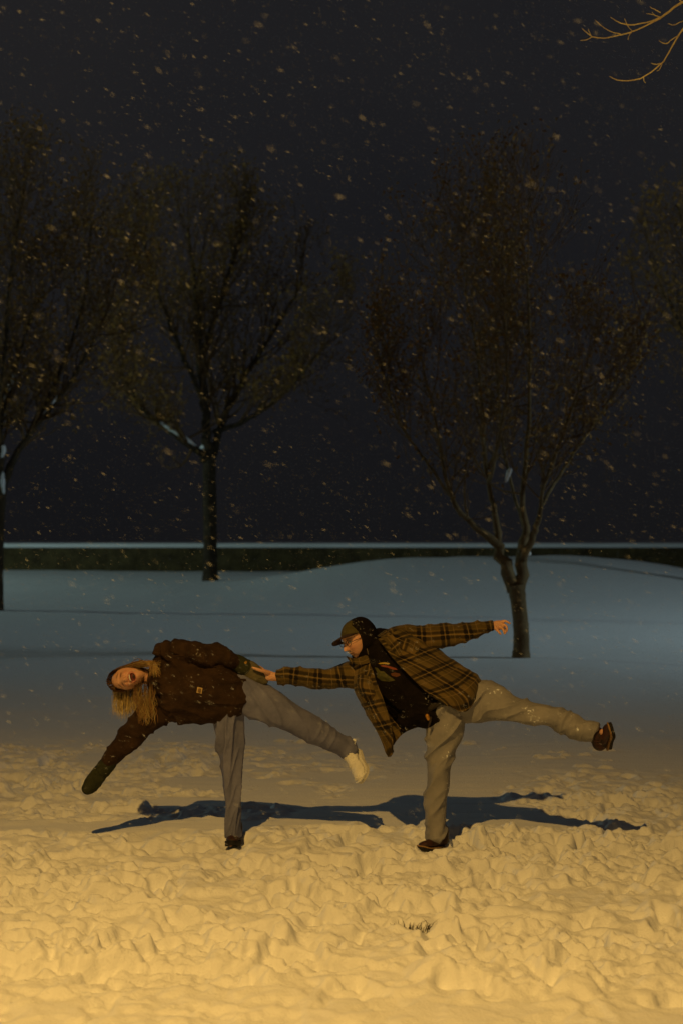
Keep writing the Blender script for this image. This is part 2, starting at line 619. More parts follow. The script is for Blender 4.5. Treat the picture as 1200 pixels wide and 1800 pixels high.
def build_ground():
    H = base_height(GX, GY)
    iy0, iy1 = YI, YI + int(round((13.2 - 4.6) / .0115)) + 1
    ix0, ix1 = XI, XI + int(round(6.8 / .0115)) + 1
    x = GX[iy0:iy1, ix0:ix1]
    y = GY[iy0:iy1, ix0:ix1]
    T = tramp_mask(x, y)
    xw = x + .055 * fbm(x * 5, y * 5, seed=31, octv=3) + .022 * fbm(x * 19, y * 19, seed=32, octv=2)
    yw = y + .055 * fbm(x * 5, y * 5, seed=41, octv=3) + .022 * fbm(x * 19, y * 19, seed=42, octv=2)
    D = np.zeros_like(x)
    step = .0115

    def win(cx, cy, R):
        j0 = max(0, int((cx - R - (-3.4)) / step)); j1 = min(x.shape[1], int((cx + R + 3.4) / step) + 1)
        i0 = max(0, int((cy - R - 4.6) / step)); i1 = min(x.shape[0], int((cy + R - 4.6) / step) + 1)
        return slice(i0, i1), slice(j0, j1)
    r = np.random.default_rng(5)
    # footprints and kicked-out hollows
    for _ in range(520):
        cx, cy = r.uniform(-3.4, 3.4), r.uniform(4.7, 12.8)
        L, W, dp, an = r.uniform(.11, .19), r.uniform(.05, .09), r.uniform(.03, .085), r.uniform(0, math.pi)
        sl = win(cx, cy, L + .16)
        dx, dy = xw[sl] - cx, yw[sl] - cy
        if dx.size == 0: continue
        a = (dx * math.cos(an) + dy * math.sin(an)) / L
        b = (-dx * math.sin(an) + dy * math.cos(an)) / W
        q = np.sqrt(a * a + b * b)
        pit = -dp * (1 - sstep(.62, 1.05, q)) + .3 * dp * np.exp(-((q - 1.22) / .2) ** 2)
        D[sl] += pit
    D = np.clip(D, -.10, .08)
    K = np.full_like(x, -1.0)
    # clods of thrown snow
    AM = .25 + .95 * sstep(-.25, .35, fbm(x * 1.3, y * 1.3, seed=91, octv=2))
    for _ in range(8000):
        cx, cy = r.uniform(-3.4, 3.4), r.uniform(4.7, 12.8)
        R = .010 + .10 * r.random() ** 4.0
        if r.random() > AM[min(x.shape[0] - 1, int((cy - 4.6) / step)), min(x.shape[1] - 1, int((cx + 3.4) / step))]: continue
        hh = R * r.uniform(.3, .65)
        el, an = r.uniform(.6, 1.0), r.uniform(0, math.pi)
        sl = win(cx, cy, R + .09)
        dx, dy = xw[sl] - cx, yw[sl] - cy
        if dx.size == 0: continue
        a = (dx * math.cos(an) + dy * math.sin(an)) / R
        b = (-dx * math.sin(an) + dy * math.cos(an)) / (R * el)
        q2 = a * a + b * b
        dm = D[sl]
        c0 = dm[dm.shape[0] // 2, dm.shape[1] // 2] * .6 - .25 * hh
        top = c0 + hh * np.sqrt(np.clip(1 - q2, 0, 1)) + np.where(q2 < 1, 0, -9)
        K[sl] = np.maximum(K[sl], top)
    D2 = np.maximum(D, K)
    # broad crusts with a broken edge
    cr = fbm(xw * 2.6, yw * 3.4, seed=51, octv=4)
    D2 = D2 + .040 * sstep(-.01, .035, cr) + .032 * sstep(.0, .04, fbm(xw * 4.2, yw * 5.2, seed=52, octv=4)) - .03
    bil = np.abs(fbm(xw * 7, yw * 7, seed=61, octv=4, gain=.55))
    D2 = D2 + .045 * (.25 - bil)
    for _ in range(1):
        D2[1:-1, 1:-1] = .25 * D2[1:-1, 1:-1] + .125 * (D2[:-2, 1:-1] + D2[2:, 1:-1] + D2[1:-1, :-2] + D2[1:-1, 2:]) + .0625 * (D2[:-2, :-2] + D2[2:, 2:] + D2[:-2, 2:] + D2[2:, :-2])
    D2 = D2 + .024 * AM * (.22 - np.abs(fbm(xw * 15, yw * 15, seed=63, octv=3)))
    D2 = D2 + .012 * AM * fbm(x * 24, y * 24, seed=71, octv=4)
    dd = D2 * T * (.75 + .35 * AM)
    # faint wind ripples on the untouched snow
    dd = dd + (1 - T) * .005 * fbm(x * 2.2, y * 9, seed=81, octv=3)
    # single lumps lying on the smooth snow
    lumps = [(832, 1302, .10), (818, 1293, .13), (962, 1334, .085), (990, 1328, .09), (1058, 1320, .08), (1075, 1338, .06), (1010, 1352, .10), (1040, 1366, .12),
             (960, 1372, .07), (925, 1390, .08), (870, 1316, .06), (60, 1275, .22), (105, 1278, .12), (25, 1283, .15), (470, 1285, .12), (640, 1260, .10), (600, 1246, .12), (520, 1300, .12),
             (30, 1232, .16), (150, 1225, .10), (210, 1222, .08), (390, 1395, .07), (1130, 1385, .10), (1160, 1400, .12), (1100, 1410, .10), (930, 1402, .07), (1010, 1400, .05)]
    for (px, py, R) in lumps:
        Yd = CAM_Z * FOC / (py - HOR)
        cx, cy = (px - CX) * Yd / FOC, Yd
        for q in range(5):
            ax, ay, RR = cx + r.normal(0, R * .9), cy + r.normal(0, R * .6), R * r.uniform(.3, .8)
            sl = win(ax, ay, RR + .05)
            dx, dy = xw[sl] - ax, (yw[sl] - ay) * 1.3
            if dx.size == 0: continue
            q2 = (dx * dx + dy * dy) / RR ** 2
            dd[sl] = np.maximum(dd[sl], np.where(q2 < 1, RR * .5 * np.sqrt(np.clip(1 - q2, 0, 1)) - .005, -9))
    # the dents the standing feet have pressed
    for (cx, cy, rx, ry, z0) in ((-.665, 8.46, .13, .13, -.002), (.585, 8.40, .17, .12, .004)):
        q = np.sqrt(((x - cx) / rx) ** 2 + ((y - cy) / ry) ** 2)
        k = 1 - sstep(.55, 1.25, q)
        hb = H[iy0:iy1, ix0:ix1]
        dd = dd * (1 - k) + (z0 - hb) * k
    # the bare scrape with the grass
    q = np.sqrt(((x - .355) / .09) ** 2 + ((y - 6.70) / .06) ** 2)
    dd = dd - .05 * (1 - sstep(.3, 1.3, q))
    edge = sstep(-3.4, -3.1, x) * (1 - sstep(3.1, 3.4, x)) * sstep(4.6, 4.8, y) * (1 - sstep(12.8, 13.2, y))
    H[iy0:iy1, ix0:ix1] += dd * edge
    V = np.column_stack([GX.ravel(), GY.ravel(), H.ravel()])
    ny, nx = GX.shape
    i = np.arange(ny - 1)[:, None] * nx + np.arange(nx - 1)[None]
    F = np.stack([i, i + 1, i + 1 + nx, i + nx], -1).reshape(-1, 4)
    me = mesh_from('snow_ground', V, F)
    o = link('ground', me, M_SNOW)
    tag(o, 'snow covered ground, trampled near and smooth further off', 'ground', kind='structure')
    return H


HG = build_ground()


def ground_z(x, y):
    j = np.clip(np.searchsorted(XS, x) - 1, 0, len(XS) - 2)
    i = np.clip(np.searchsorted(YS, y) - 1, 0, len(YS) - 2)
    fx = (x - XS[j]) / (XS[j + 1] - XS[j]); fy = (y - YS[i]) / (YS[i + 1] - YS[i])
    return (HG[i, j] * (1 - fx) + HG[i, j + 1] * fx) * (1 - fy) + (HG[i + 1, j] * (1 - fx) + HG[i + 1, j + 1] * fx) * fy


# ------------------------------------------------------------------ long wall behind the field
def build_wall():
    root = empty('garden_wall', (0, 79, 0))
    tag(root, 'long low dark wall with a pale strip of snow on top, beyond the field', 'wall')
    xs = np.arange(-160, 160.01, .5)
    nzz = 9
    V, F = [], []
    prof = [(0, -1.0), (-.02, .2), (.0, .8), (0, 1.33), (.35, 1.33), (.6, 1.33), (.6, .5), (.6, -1.0)]
    for a, x in enumerate(xs):
        for k, (dy, z) in enumerate(prof):
            j = .05 * mnoise.noise((x * .7, k * 3.1, 0)) if 0 < k < 4 else 0
            V.append((x, 79 + dy + j, z))
    n = len(prof)
    for a in range(len(xs) - 1):
        for k in range(n - 1):
            F.append((a * n + k, (a + 1) * n + k, (a + 1) * n + k + 1, a * n + k + 1))
    F.append(tuple(range(n))); F.append(tuple((len(xs) - 1) * n + k for k in reversed(range(n))))
    link('masonry', mesh_from('masonry', V, F, smooth=False), M_WALL, root)
    V, F = [], []
    prof = [(-.06, 1.335), (-.09, 1.42), (-.04, 1.53), (.1, 1.60), (.32, 1.61), (.52, 1.55), (.64, 1.42), (.62, 1.335)]
    n = len(prof)
    for a, x in enumerate(xs):
        for k, (dy, z) in enumerate(prof):
            j = .018 * mnoise.noise((x * .5, k * .6, 4))
            V.append((x, 79 + dy, z + (j if 0 < k < n - 1 else 0)))
    for a in range(len(xs) - 1):
        for k in range(n):
            k2 = (k + 1) % n
            F.append((a * n + k, (a + 1) * n + k, (a + 1) * n + k2, a * n + k2))
    link('snow_cap', mesh_from('snow_cap', V, F), M_SNOWCAP, root)


build_wall()


# ------------------------------------------------------------------ trees
def tubes_mesh(name, segs, sides=5):
    """segs: list of polylines [(point, radius), ...]"""
    V, F = [], []
    for pl in segs:
        pts = np.array([p for p, _ in pl]); rad = [r for _, r in pl]
        T = np.gradient(pts, axis=0)
        T /= np.linalg.norm(T, axis=1)[:, None] + 1e-9
        n0 = len(V)
        for i in range(len(pts)):
            N = np.cross(T[i], (.31, .92, .2)); N /= np.linalg.norm(N) + 1e-9
            B = np.cross(T[i], N)
            for s in range(sides):
                t = 2 * math.pi * s / sides
                V.append(pts[i] + (N * math.cos(t) + B * math.sin(t)) * rad[i])
        for i in range(len(pts) - 1):
            for s in range(sides):
                k = (s + 1) % sides
                F.append((n0 + i * sides + s, n0 + (i + 1) * sides + s, n0 + (i + 1) * sides + k, n0 + i * sides + k))
        F.append(tuple(n0 + (len(pts) - 1) * sides + s for s in range(sides)))
    return mesh_from(name, V, F)


def grow(start, d, length, rad, depth, out, tips, rng, upb=.25, spread=.55, minr=.003, crook=.2):
    n = 5 if depth > 1 else 4
    pl = [(start, rad)]
    p = start.copy()
    d = nrm(d)
    for i in range(n):
        d = nrm(d + rng.normal(0, crook, 3) * .55 + np.array([0, 0, upb * .25]))
        p = p + d * length / n
        pl.append((p.copy(), max(minr, rad * (1 - .55 * (i + 1) / n))))
    out.append(pl)
    if depth == 0:
        tips.append(p)
        return
    k = rng.integers(3, 6) if depth > 1 else rng.integers(3, 5)
    for j in range(k):
        t = rng.uniform(.25, 1.0) if j else 1.0
        q = min(n, max(1, int(round(t * n))))
        s = pl[q][0]
        dd = nrm(d + rng.normal(0, spread, 3) + np.array([0, 0, upb]))
        grow(s, dd, length * rng.uniform(.55, .82), max(minr, pl[q][1] * .62), depth - 1, out, tips, rng, upb, spread, minr, crook)


def leaves_mesh(name, tips, count, size, spread, rng):
    tips = np.array(tips)
    idx = rng.integers(0, len(tips), count)
    c = tips[idx] + rng.normal(0, spread, (count, 3))
    V, F = [], []
    A = rng.normal(0, 1, (count, 3)); A /= np.linalg.norm(A, axis=1)[:, None]
    B = np.cross(A, rng.normal(0, 1, (count, 3))); B /= np.linalg.norm(B, axis=1)[:, None]
    s = size * rng.uniform(.5, 1.4, count)[:, None]
    v = np.stack([c - A * s, c - B * s * .45 + A * s * .1, c + A * s, c + B * s * .45 + A * s * .1], 1).reshape(-1, 3)
    f = np.arange(count * 4).reshape(-1, 4)
    return mesh_from(name, v, f, smooth=False)


def tree(label, Yd, trunk, limbs, crown, seed, leaves=2600, leafsize=.05, depth=4, snow=(), group=None, name='bare_tree', minr=.004, fill=40, bark=None, leafmat=None, zoff=0, tree_len=None, shoot_from=5):
    """trunk / limbs: lists of (px, py, dy, radius px) traced at distance Yd; crown: (cx, cy, rx, ry) px region it fills"""
    rng = np.random.default_rng(seed)
    base = P(trunk[0][0], trunk[0][1], Yd)
    root = empty(name, base.tolist())
    tag(root, label, 'tree', group)
    S = Yd / FOC

    def path(st, n):
        q = np.array([[*P(s[0], s[1], Yd + s[2]), s[3] * S] for s in st])
        return catmull(q, n)
    tr = path(trunk, 18)
    wob = []
    pl = []
    for i, q in enumerate(tr):
        r = q[3] * (1 + .10 * mnoise.noise((i * .9, seed, 0)))
        if i == 0: r *= 1.22
        if i == 1: r *= 1.08
        pl.append((q[:3] - (np.array([0, 0, .15]) if i == 0 else 0), r))
    m = tubes_mesh('trunk', [pl], 14)
    link('trunk', m, bark or M_BARK, root)
    lm, tips, tw = [], [], []
    for li, L in enumerate(limbs):
        q = path(L, 22)
        jit = rng.normal(0, .25, (22, 3)) * q[:, 3:4]
        lm.append([(v[:3] + jit[i], max(v[3], minr)) for i, v in enumerate(q)])
        # side shoots all along the upper two thirds
        ll = np.linalg.norm(q[-1, :3] - q[0, :3])
        for i in range(shoot_from, 22):
            for _ in range(2):
                if rng.random() > .75: continue
                d = nrm(q[i, :3] - q[i - 1, :3])
                dd = nrm(d + rng.normal(0, .65, 3) + np.array([0, 0, .25]))
                grow(q[i, :3], dd, (tree_len or ll * .30) * rng.uniform(.5, 1.15), max(minr, q[i, 3] * .5), depth - 2, tw, tips, rng, .28, .5, minr)
        d = nrm(q[-1, :3] - q[-3, :3])
        for _ in range(4):
            grow(q[-1, :3], nrm(d + rng.normal(0, .35, 3)), (tree_len or ll * .30) * rng.uniform(.8, 1.5), max(minr, q[-1, 3] * .8), depth - 1, tw, tips, rng, .3, .45, minr)
    ob = link('limbs', tubes_mesh('limbs', lm, 7), bark or M_BARK, root)
    # keep the crown inside its outline
    cx, cy, rx, ry = crown
    c3 = P(cx, cy, Yd); rX, rZ = rx * S, ry * S

    def inside(p):
        k = ((p[0] - c3[0]) / rX) ** 2 + ((p[1] - c3[1]) / rX) ** 2 + ((p[2] - c3[2]) / rZ) ** 2
        return k < 1.0 + .35 * mnoise.noise(Vector((p - c3) / (rX * .35)))
    tw = [t for t in tw if inside(t[-1][0])]
    tips2 = [t for t in tips if inside(t)]
    crownob = link('crown', tubes_mesh('crown', tw, 3), M_TWIG, root)
    if leaves and tips2:
        link('leaves', leaves_mesh('leaves', tips2, leaves, leafsize, leafsize * 3.2, rng), leafmat or M_LEAF, root)
    for (st) in snow:
        q = path(st, 16)
        jr = [(v[:3] + np.array([0, -v[3] * .6, v[3] * .9]), v[3] * (.75 + .5 * rng.random()) * (.25 if i in (0, 15) else 1)) for i, v in enumerate(q)]
        link('snow', tubes_mesh('snow', [jr], 7), M_SNOWCAP, root)
    return root


TG = 'bare trees standing in the snow field'
tree('forked tree with withered brown leaves close behind the outstretched hand', 21.9,
     [(915, 1157, 0, 15), (915, 1110, 0, 14), (911, 1065, 0, 14), (906, 1028, 0, 15)],
     [[(903, 1042, 0, 13), (886, 990, 0, 11.5), (866, 952, 0, 8.5), (835, 925, -.1, 5.5), (800, 890, -.2, 4.5), (785, 850, -.3, 3.5), (772, 785, -.3, 3), (757, 700, -.4, 2)],
      [(875, 970, 0, 8), (872, 920, .1, 6), (862, 870, .3, 4.5), (850, 800, .4, 4), (846, 700, .5, 3), (830, 570, .5, 2)],
      [(909, 1040, 0, 12), (917, 985, .1, 11), (921, 940, .1, 7.5), (918, 880, .2, 5), (926, 780, .2, 4), (930, 650, 0, 3), (925, 480, 0, 2)],
      [(919, 985, 0, 7), (936, 940, -.2, 6), (948, 905, -.3, 4.5), (953, 860, -.4, 3), (975, 800, -.5, 3), (1015, 690, -.6, 2)],
      [(950, 890, -.2, 3.5), (985, 830, .2, 3), (1040, 750, .5, 2), (1085, 680, .6, 1.5)],
      [(858, 850, .2, 4), (875, 780, -.5, 3), (890, 680, -.8, 2.5), (885, 520, -1.0, 1.5)],
      [(790, 870, -.2, 3), (740, 800, -.3, 2.5), (700, 740, -.4, 2), (675, 660, -.5, 1.5)],
      [(922, 930, .1, 4), (900, 860, .8, 3), (880, 760, 1.2, 2.5), (870, 600, 1.4, 2)]],
     (890, 570, 275, 345), 12, leaves=9000, leafsize=.036, shoot_from=10, depth=4, snow=[[(888, 850, 0, 2), (893, 835, 0, 4), (897, 825, 0, 2)], [(929, 980, 0, 2.5), (928, 965, 0, 4), (932, 955, 0, 2)]],
     group=TG, minr=.004)
tree('dark tree with one low snow-lined limb, farther off than the hand-side one', 60,
     [(370, 1024, 0, 13), (370, 960, 0, 12), (369, 880, 0, 12), (368, 800, 0, 11)],
     [[(367, 808, 0, 8), (345, 790, -.5, 6.5), (312, 768, -1, 5.5), (285, 748, -1, 4.5), (255, 722, -1.5, 4), (215, 660, -1.5, 2.5)],
      [(368, 820, 0, 11), (362, 740, 0, 8), (352, 640, 0, 6), (345, 520, 0, 4), (330, 400, 0, 2)],
      [(371, 820, 0, 9), (388, 750, .5, 6), (420, 680, 1, 5), (470, 600, 1.5, 3.5), (520, 520, 2, 2)],
      [(358, 700, 0, 5), (320, 620, -.6, 4), (280, 520, -1, 3), (250, 420, -1, 2)],
      [(375, 760, 0, 5), (430, 740, -1, 4), (500, 690, -2, 3), (560, 620, -2, 2)],
      [(355, 620, 0, 5), (390, 520, 1, 4), (420, 420, 1, 2)]],
     (370, 600, 265, 330), 23, leaves=9000, leafsize=.09, depth=4,
     snow=[[(352, 791, 0, 2), (362, 790, 0, 5), (372, 795, 0, 3)], [(240, 706, -1, 1.2), (265, 732, -1, 2.6), (290, 751, -1, 3.2), (318, 769, -1, 4.2), (345, 786, -.6, 2.5)]],
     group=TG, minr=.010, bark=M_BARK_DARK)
tree('tree cut by the left edge of the view, snow lodged in its fork', 36,
     [(-7, 1078, 0, 13), (-6, 1000, 0, 12.5), (-4, 920, 0, 12), (0, 850, 0, 13)],
     [[(2, 860, 0, 10), (22, 815, 0, 6.5), (50, 765, 0, 5.5), (75, 735, 0, 5), (100, 705, 0, 4), (128, 665, 0, 3), (170, 590, 0, 2)],
      [(0, 860, 0, 11), (0, 800, 0, 8), (2, 735, 0, 5), (18, 690, 0, 4), (30, 640, 0, 3), (60, 540, 0, 2)],
      [(-5, 850, 0, 9), (-30, 760, .5, 6), (-70, 640, 1, 4), (-100, 500, 1, 2)],
      [(2, 720, 0, 4), (10, 600, -.6, 3.5), (20, 480, -1, 3), (40, 350, -1, 2)],
      [(60, 755, 0, 3.5), (110, 640, .6, 3), (150, 520, 1, 2), (160, 400, 1, 1.5)]],
     (60, 540, 260, 330), 31, leaves=9000, leafsize=.06, depth=4,
     snow=[[(6, 830, -.1, 1.5), (6, 850, -.3, 3.5), (8, 870, -.3, 1.5)], [(4, 806, -.2, 1.5), (8, 795, -.2, 4), (6, 784, -.2, 2)], [(0, 730, 0, 1.5), (10, 700, 0, 2.5), (22, 672, 0, 3), (28, 655, 0, 1)], [(70, 738, 0, 1.5), (88, 718, 0, 2.5), (98, 706, 0, 3.5), (102, 696, 0, 1)]],
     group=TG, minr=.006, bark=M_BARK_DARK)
tree('tree beyond the right edge of the view whose twigs reach into the dark', 40,
     [(1330, 1062, 0, 14), (1328, 960, 0, 13), (1322, 860, 0, 12)],
     [[(1322, 870, 0, 9), (1290, 760, 0, 6), (1250, 620, 0, 4), (1215, 480, 0, 3), (1190, 360, 0, 2)],
      [(1324, 870, 0, 9), (1330, 700, 0, 6), (1320, 520, 0, 4), (1310, 380, 0, 2)],
      [(1326, 880, 0, 7), (1380, 760, 0, 5), (1430, 620, 0, 3)],
      [(1270, 690, 0, 4), (1210, 600, 0, 3), (1160, 500, 0, 2)]],
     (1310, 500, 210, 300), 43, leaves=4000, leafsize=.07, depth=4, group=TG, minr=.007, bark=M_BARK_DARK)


def near_branches():
    root = empty('overhanging_tree', (3.9, 7.2, 0))
    tag(root, 'near tree whose lamp-lit bare branches hang into the upper right corner', 'tree')
    Yd = 7.2
    S = Yd / FOC
    pl = [(np.array([3.9, 7.2, -.2]), .20), (np.array([3.88, 7.2, .4]), .16), (np.array([3.85, 7.2, 1.6]), .145), (np.array([3.8, 7.25, 3.2]), .13), (np.array([3.65, 7.2, 5.0]), .10), (np.array([3.6, 7.1, 6.6]), .06), (np.array([3.5, 7.1, 7.8]), .02)]
    q = catmull(np.array([[*p, r] for p, r in pl]), 26)
    link('trunk', tubes_mesh('trunk', [[(v[:3], v[3]) for v in q]], 14), M_BARK, root)

    def br(st, n=16):
        c = catmull(np.array([[*P(s[0], s[1], Yd + s[2]), s[3] * S] for s in st]), n)
        rr = np.random.default_rng(int(st[0][0]) + len(st))
        j = rr.normal(0, .35, (n, 3)) * c[:, 3:4]
        return [(v[:3] + j[i], max(v[3], .0016)) for i, v in enumerate(c)]
    B = [
        [(1830, -120, .1, 14), (1500, -100, .1, 10), (1300, -60, 0, 5), (1225, -12, 0, 2.6), (1198, 5, 0, 2.3), (1180, 17, 0, 1.9), (1163, 29, 0, 1.8), (1140, 43, 0, 1.3), (1112, 55, 0, 1.2), (1085, 62, 0, 1.0), (1060, 67, 0, .9), (1039, 64, 0, .8), (1028, 55, 0, .6), (1022, 50, 0, .4)],
        [(1163, 29, 0, 1.5), (1145, 37, 0, 1.2), (1120, 43, 0, 1.1), (1100, 43, 0, 1.1), (1085, 38, 0, .8), (1072, 30, 0, .5)],
        [(1090, 60, 0, .8), (1072, 55, 0, .7), (1058, 47, 0, .6), (1045, 35, 0, .4)],
        [(1160, 22, 0, .9), (1150, 17, 0, .8), (1141, 12, 0, .5)],
        [(1160, 30, 0, .8), (1150, 27, 0, .7), (1145, 21, 0, .4)],
        [(1150, 27, 0, .5), (1143, 25, 0, .4), (1135, 24, 0, .3)],
        [(1039, 65, 0, .7), (1030, 70, 0, .6), (1019, 71, 0, .4)],
        [(1038, 63, 0, .6), (1035, 57, 0, .5), (1033, 51, 0, .3)],
        [(1110, 55, 0, .6), (1102, 45, .03, .5), (1097, 33, .05, .3)], [(1112, 54, 0, .5), (1105, 62, .02, .4), (1103, 70, .03, .3)],
        [(1830, -60, -.1, 12), (1450, -40, -.1, 7), (1260, 0, 0, 3), (1215, 35, 0, 2), (1199, 52, 0, 1.7), (1185, 74, 0, 1.4), (1172, 97, 0, 1.2), (1162, 111, 0, 1.2), (1146, 125, 0, 1.1), (1126, 137, 0, 1.0), (1105, 142, 0, 1.0), (1085, 141, 0, .8), (1070, 134, 0, .5)],
        [(1193, 62, 0, .9), (1182, 68, 0, .8), (1172, 76, 0, 1.0), (1164, 76, 0, .8), (1157, 71, 0, .4)],
        [(1162, 111, 0, .8), (1152, 113, 0, .8), (1143, 111, 0, .5)],
        [(1130, 135, 0, .5), (1131, 142, 0, .5), (1134, 146, 0, .3)],
        [(1163, 112, 0, .5), (1158, 122, 0, .5), (1153, 125, 0, .3)],
        [(1230, 22, .1, 1.4), (1203, 35, .1, 1.0), (1190, 41, .1, .8), (1182, 44, .1, .7), (1173, 41, .1, .5)],
        [(1198, 5, 0, 1.0), (1190, -3, 0, .8), (1175, -12, 0, .5)],
        [(1830, -260, .3, 14), (1600, -330, .3, 8), (1400, -420, .4, 4), (1250, -520, .4, 2)],
        [(1830, -420, .3, 12), (1980, -560, .5, 7), (2150, -700, .6, 3)],
        [(1850, -180, .2, 12), (2050, -260, .2, 7), (2300, -380, .2, 3)],
    ]
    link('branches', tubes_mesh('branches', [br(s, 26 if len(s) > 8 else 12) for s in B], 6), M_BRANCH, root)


near_branches()


# ------------------------------------------------------------------ people
def head_geo(C, F, U, wd=.152, dp=.195, ht=.232, open_mouth=0.0, smile=.5, nose=1.0):
    """a head: local x = its right, y = forward (F), z = up (U)"""
    F = nrm(F); U = nrm(np.asarray(U) - np.dot(U, F) * F); R = np.cross(F, U)
    nu, nv = 110, 90
    V = []
    for i in range(nv + 1):
        ph = math.pi * i / nv
        for j in range(nu):
            t = 2 * math.pi * j / nu
            V.append((math.sin(ph) * math.cos(t), math.sin(ph) * math.sin(t), math.cos(ph)))
    V = np.array(V)
    x, y, z = V[:, 0] * wd / 2, V[:, 1] * dp / 2, V[:, 2] * ht / 2
    low = np.clip(-z / (ht / 2), 0, 1)
    x = x * (1 - .34 * low ** 1.6)
    y = np.where(y < 0, y * (1 - .45 * low ** 1.3), y * (1 - .05 * low))
    y = np.where(y > 0, y * (1 - .10 * sstep(.2, 1, np.abs(x) / (wd / 2))), y)
    front = sstep(.01, .05, y)

    def g(cx, cz, sx, sz):
        return np.exp(-((np.abs(x) - cx) / sx) ** 2 - ((z - cz) / sz) ** 2)
    c = np.exp(-(x / .0105) ** 2)
    nosez = sstep(.012, -.038, z) * (1 - sstep(-.040, -.050, z))
    dy = .028 * nose * c * nosez + .007 * g(.0125, -.038, .007, .008) * nose
    dy -= .013 * g(.031, .006, .015, .011)
    dy += .0045 * g(.031, .004, .011, .006)
    dy -= .006 * np.exp(-((np.abs(x) - .007) / .0035) ** 2 - ((z + .049) / .004) ** 2)
    dy -= .004 * smile * np.exp(-((np.abs(x) - .026 - .25 * (-.045 - z)) / .004) ** 2) * sstep(-.03, -.042, z) * (1 - sstep(-.066, -.078, z))
    dy += .005 * g(.026, .028, .022, .008)
    dy += .008 * g(.036, -.026, .016, .017) * (.6 + smile)
    dy += .006 * np.exp(-(x / .026) ** 2 - ((z + .066) / .012) ** 2) * (1 - open_mouth)
    dy -= .003 * np.exp(-(x / .02) ** 2 - ((z + .085) / .006) ** 2)
    dy += .010 * np.exp(-(x / .022) ** 2 - ((z + .104) / .014) ** 2)
    if open_mouth:
        mq = np.sqrt((x / .029) ** 2 + ((z + .068 - 7 * x * x) / (.0165 * open_mouth)) ** 2)
        dy += .006 * np.exp(-((mq - 1.15) / .22) ** 2)
        dy -= .020 * (1 - sstep(.72, 1.0, mq))
    y = y + dy * front
    V = np.column_stack([x, y, z])
    Fc = []
    for i in range(nv):
        for j in range(nu):
            k = (j + 1) % nu
            Fc.append((i * nu + j, i * nu + k, (i + 1) * nu + k, (i + 1) * nu + j))
    M3 = np.array([R, F, U])
    W = np.asarray(C) + V @ M3
    # drop the degenerate poles by closing with small caps
    parts = [(W, [f[::-1] for f in Fc])]
    for s in (-1, 1):       # ears
        e = np.asarray(C) + R * s * wd * .49 + F * -.008 + U * -.015
        parts.append(ellipsoid(e, (.010, .019, .031), np.array([nrm(R * s + F * .3), nrm(F - R * s * .3), U])))
    return parts, M3


def capsule(pts, rad, n=None, seg=12, b=None, ref=(0, 1, 0)):
    n = n or max(6, 5 * len(pts))
    V, F, fr = sweep(pts, rad, b, ref=ref, n=n, seg=seg)
    return V, F


def pxchain(st, Y0):
    return capsule([P(s[0], s[1], Y0 + s[2]) for s in st], [s[3] * Y0 / FOC for s in st])


def project(px, py, bvh, off=.003):
    o = Vector((0, 0, CAM_Z))
    d = (Vector(P(px, py, 8.5)) - o).normalized()
    loc, n, i, ds = bvh.ray_cast(o, d)
    if loc is None:
        return None
    return np.array(loc) + np.array(n) * off * (1 if n.dot(d) < 0 else -1)


def decal(name, poly, bvh, mtl, parent, off=.003, thick=.002, res=7):
    """a patch or print lying on the cloth: poly in photo px, laid down on the garment's own surface"""
    poly = np.array(poly, float)
    lo, hi = poly.min(0), poly.max(0)
    bm = bmesh.new()
    vs = [bm.verts.new((p[0], p[1], 0)) for p in poly]
    f = bm.faces.new(vs)
    bmesh.ops.triangulate(bm, faces=[f])
    for _ in range(3):
        bmesh.ops.subdivide_edges(bm, edges=[e for e in bm.edges if e.calc_length() > 2.0], cuts=1)
        bmesh.ops.triangulate(bm, faces=bm.faces[:])
    for v in bm.verts:
        q = project(v.co.x, v.co.y, bvh, off)
        if q is None:
            q = P(v.co.x, v.co.y, 8.35)
        v.co = Vector(q)
    me = bpy.data.meshes.new(name)
    bm.to_mesh(me)
    bm.free()
    o = link(name, me, mtl, parent)
    s = o.modifiers.new('t', 'SOLIDIFY'); s.thickness = thick; s.offset = 1
    return o


def garment(name, parts, frames, voxel, mtl, parent, fold, smooth=4, cloth=False, clamp=None):
    V, F = remesh(parts, voxel, smooth)
    ID, u, a, b, rr = chaincoord(V, frames)
    N = vnormals(V, F)
    d = fold(ID, u, a, b, rr, V)
    V = V + N * np.asarray(d)[:, None]
    if clamp is not None:
        V = clamp(V)
    at = {}
    if cloth:
        ang = np.arctan2(b, a)
        at['cloth'] = np.column_stack([u + ID * .037, ang * rr * .95 + ID * .05, np.zeros(len(u))])
    me = mesh_from(name, V, F, attrs=at)
    o = link(name, me, mtl, parent)
    bvh = BVHTree.FromPolygons(V.tolist(), F.tolist())
    return o, V, F, bvh


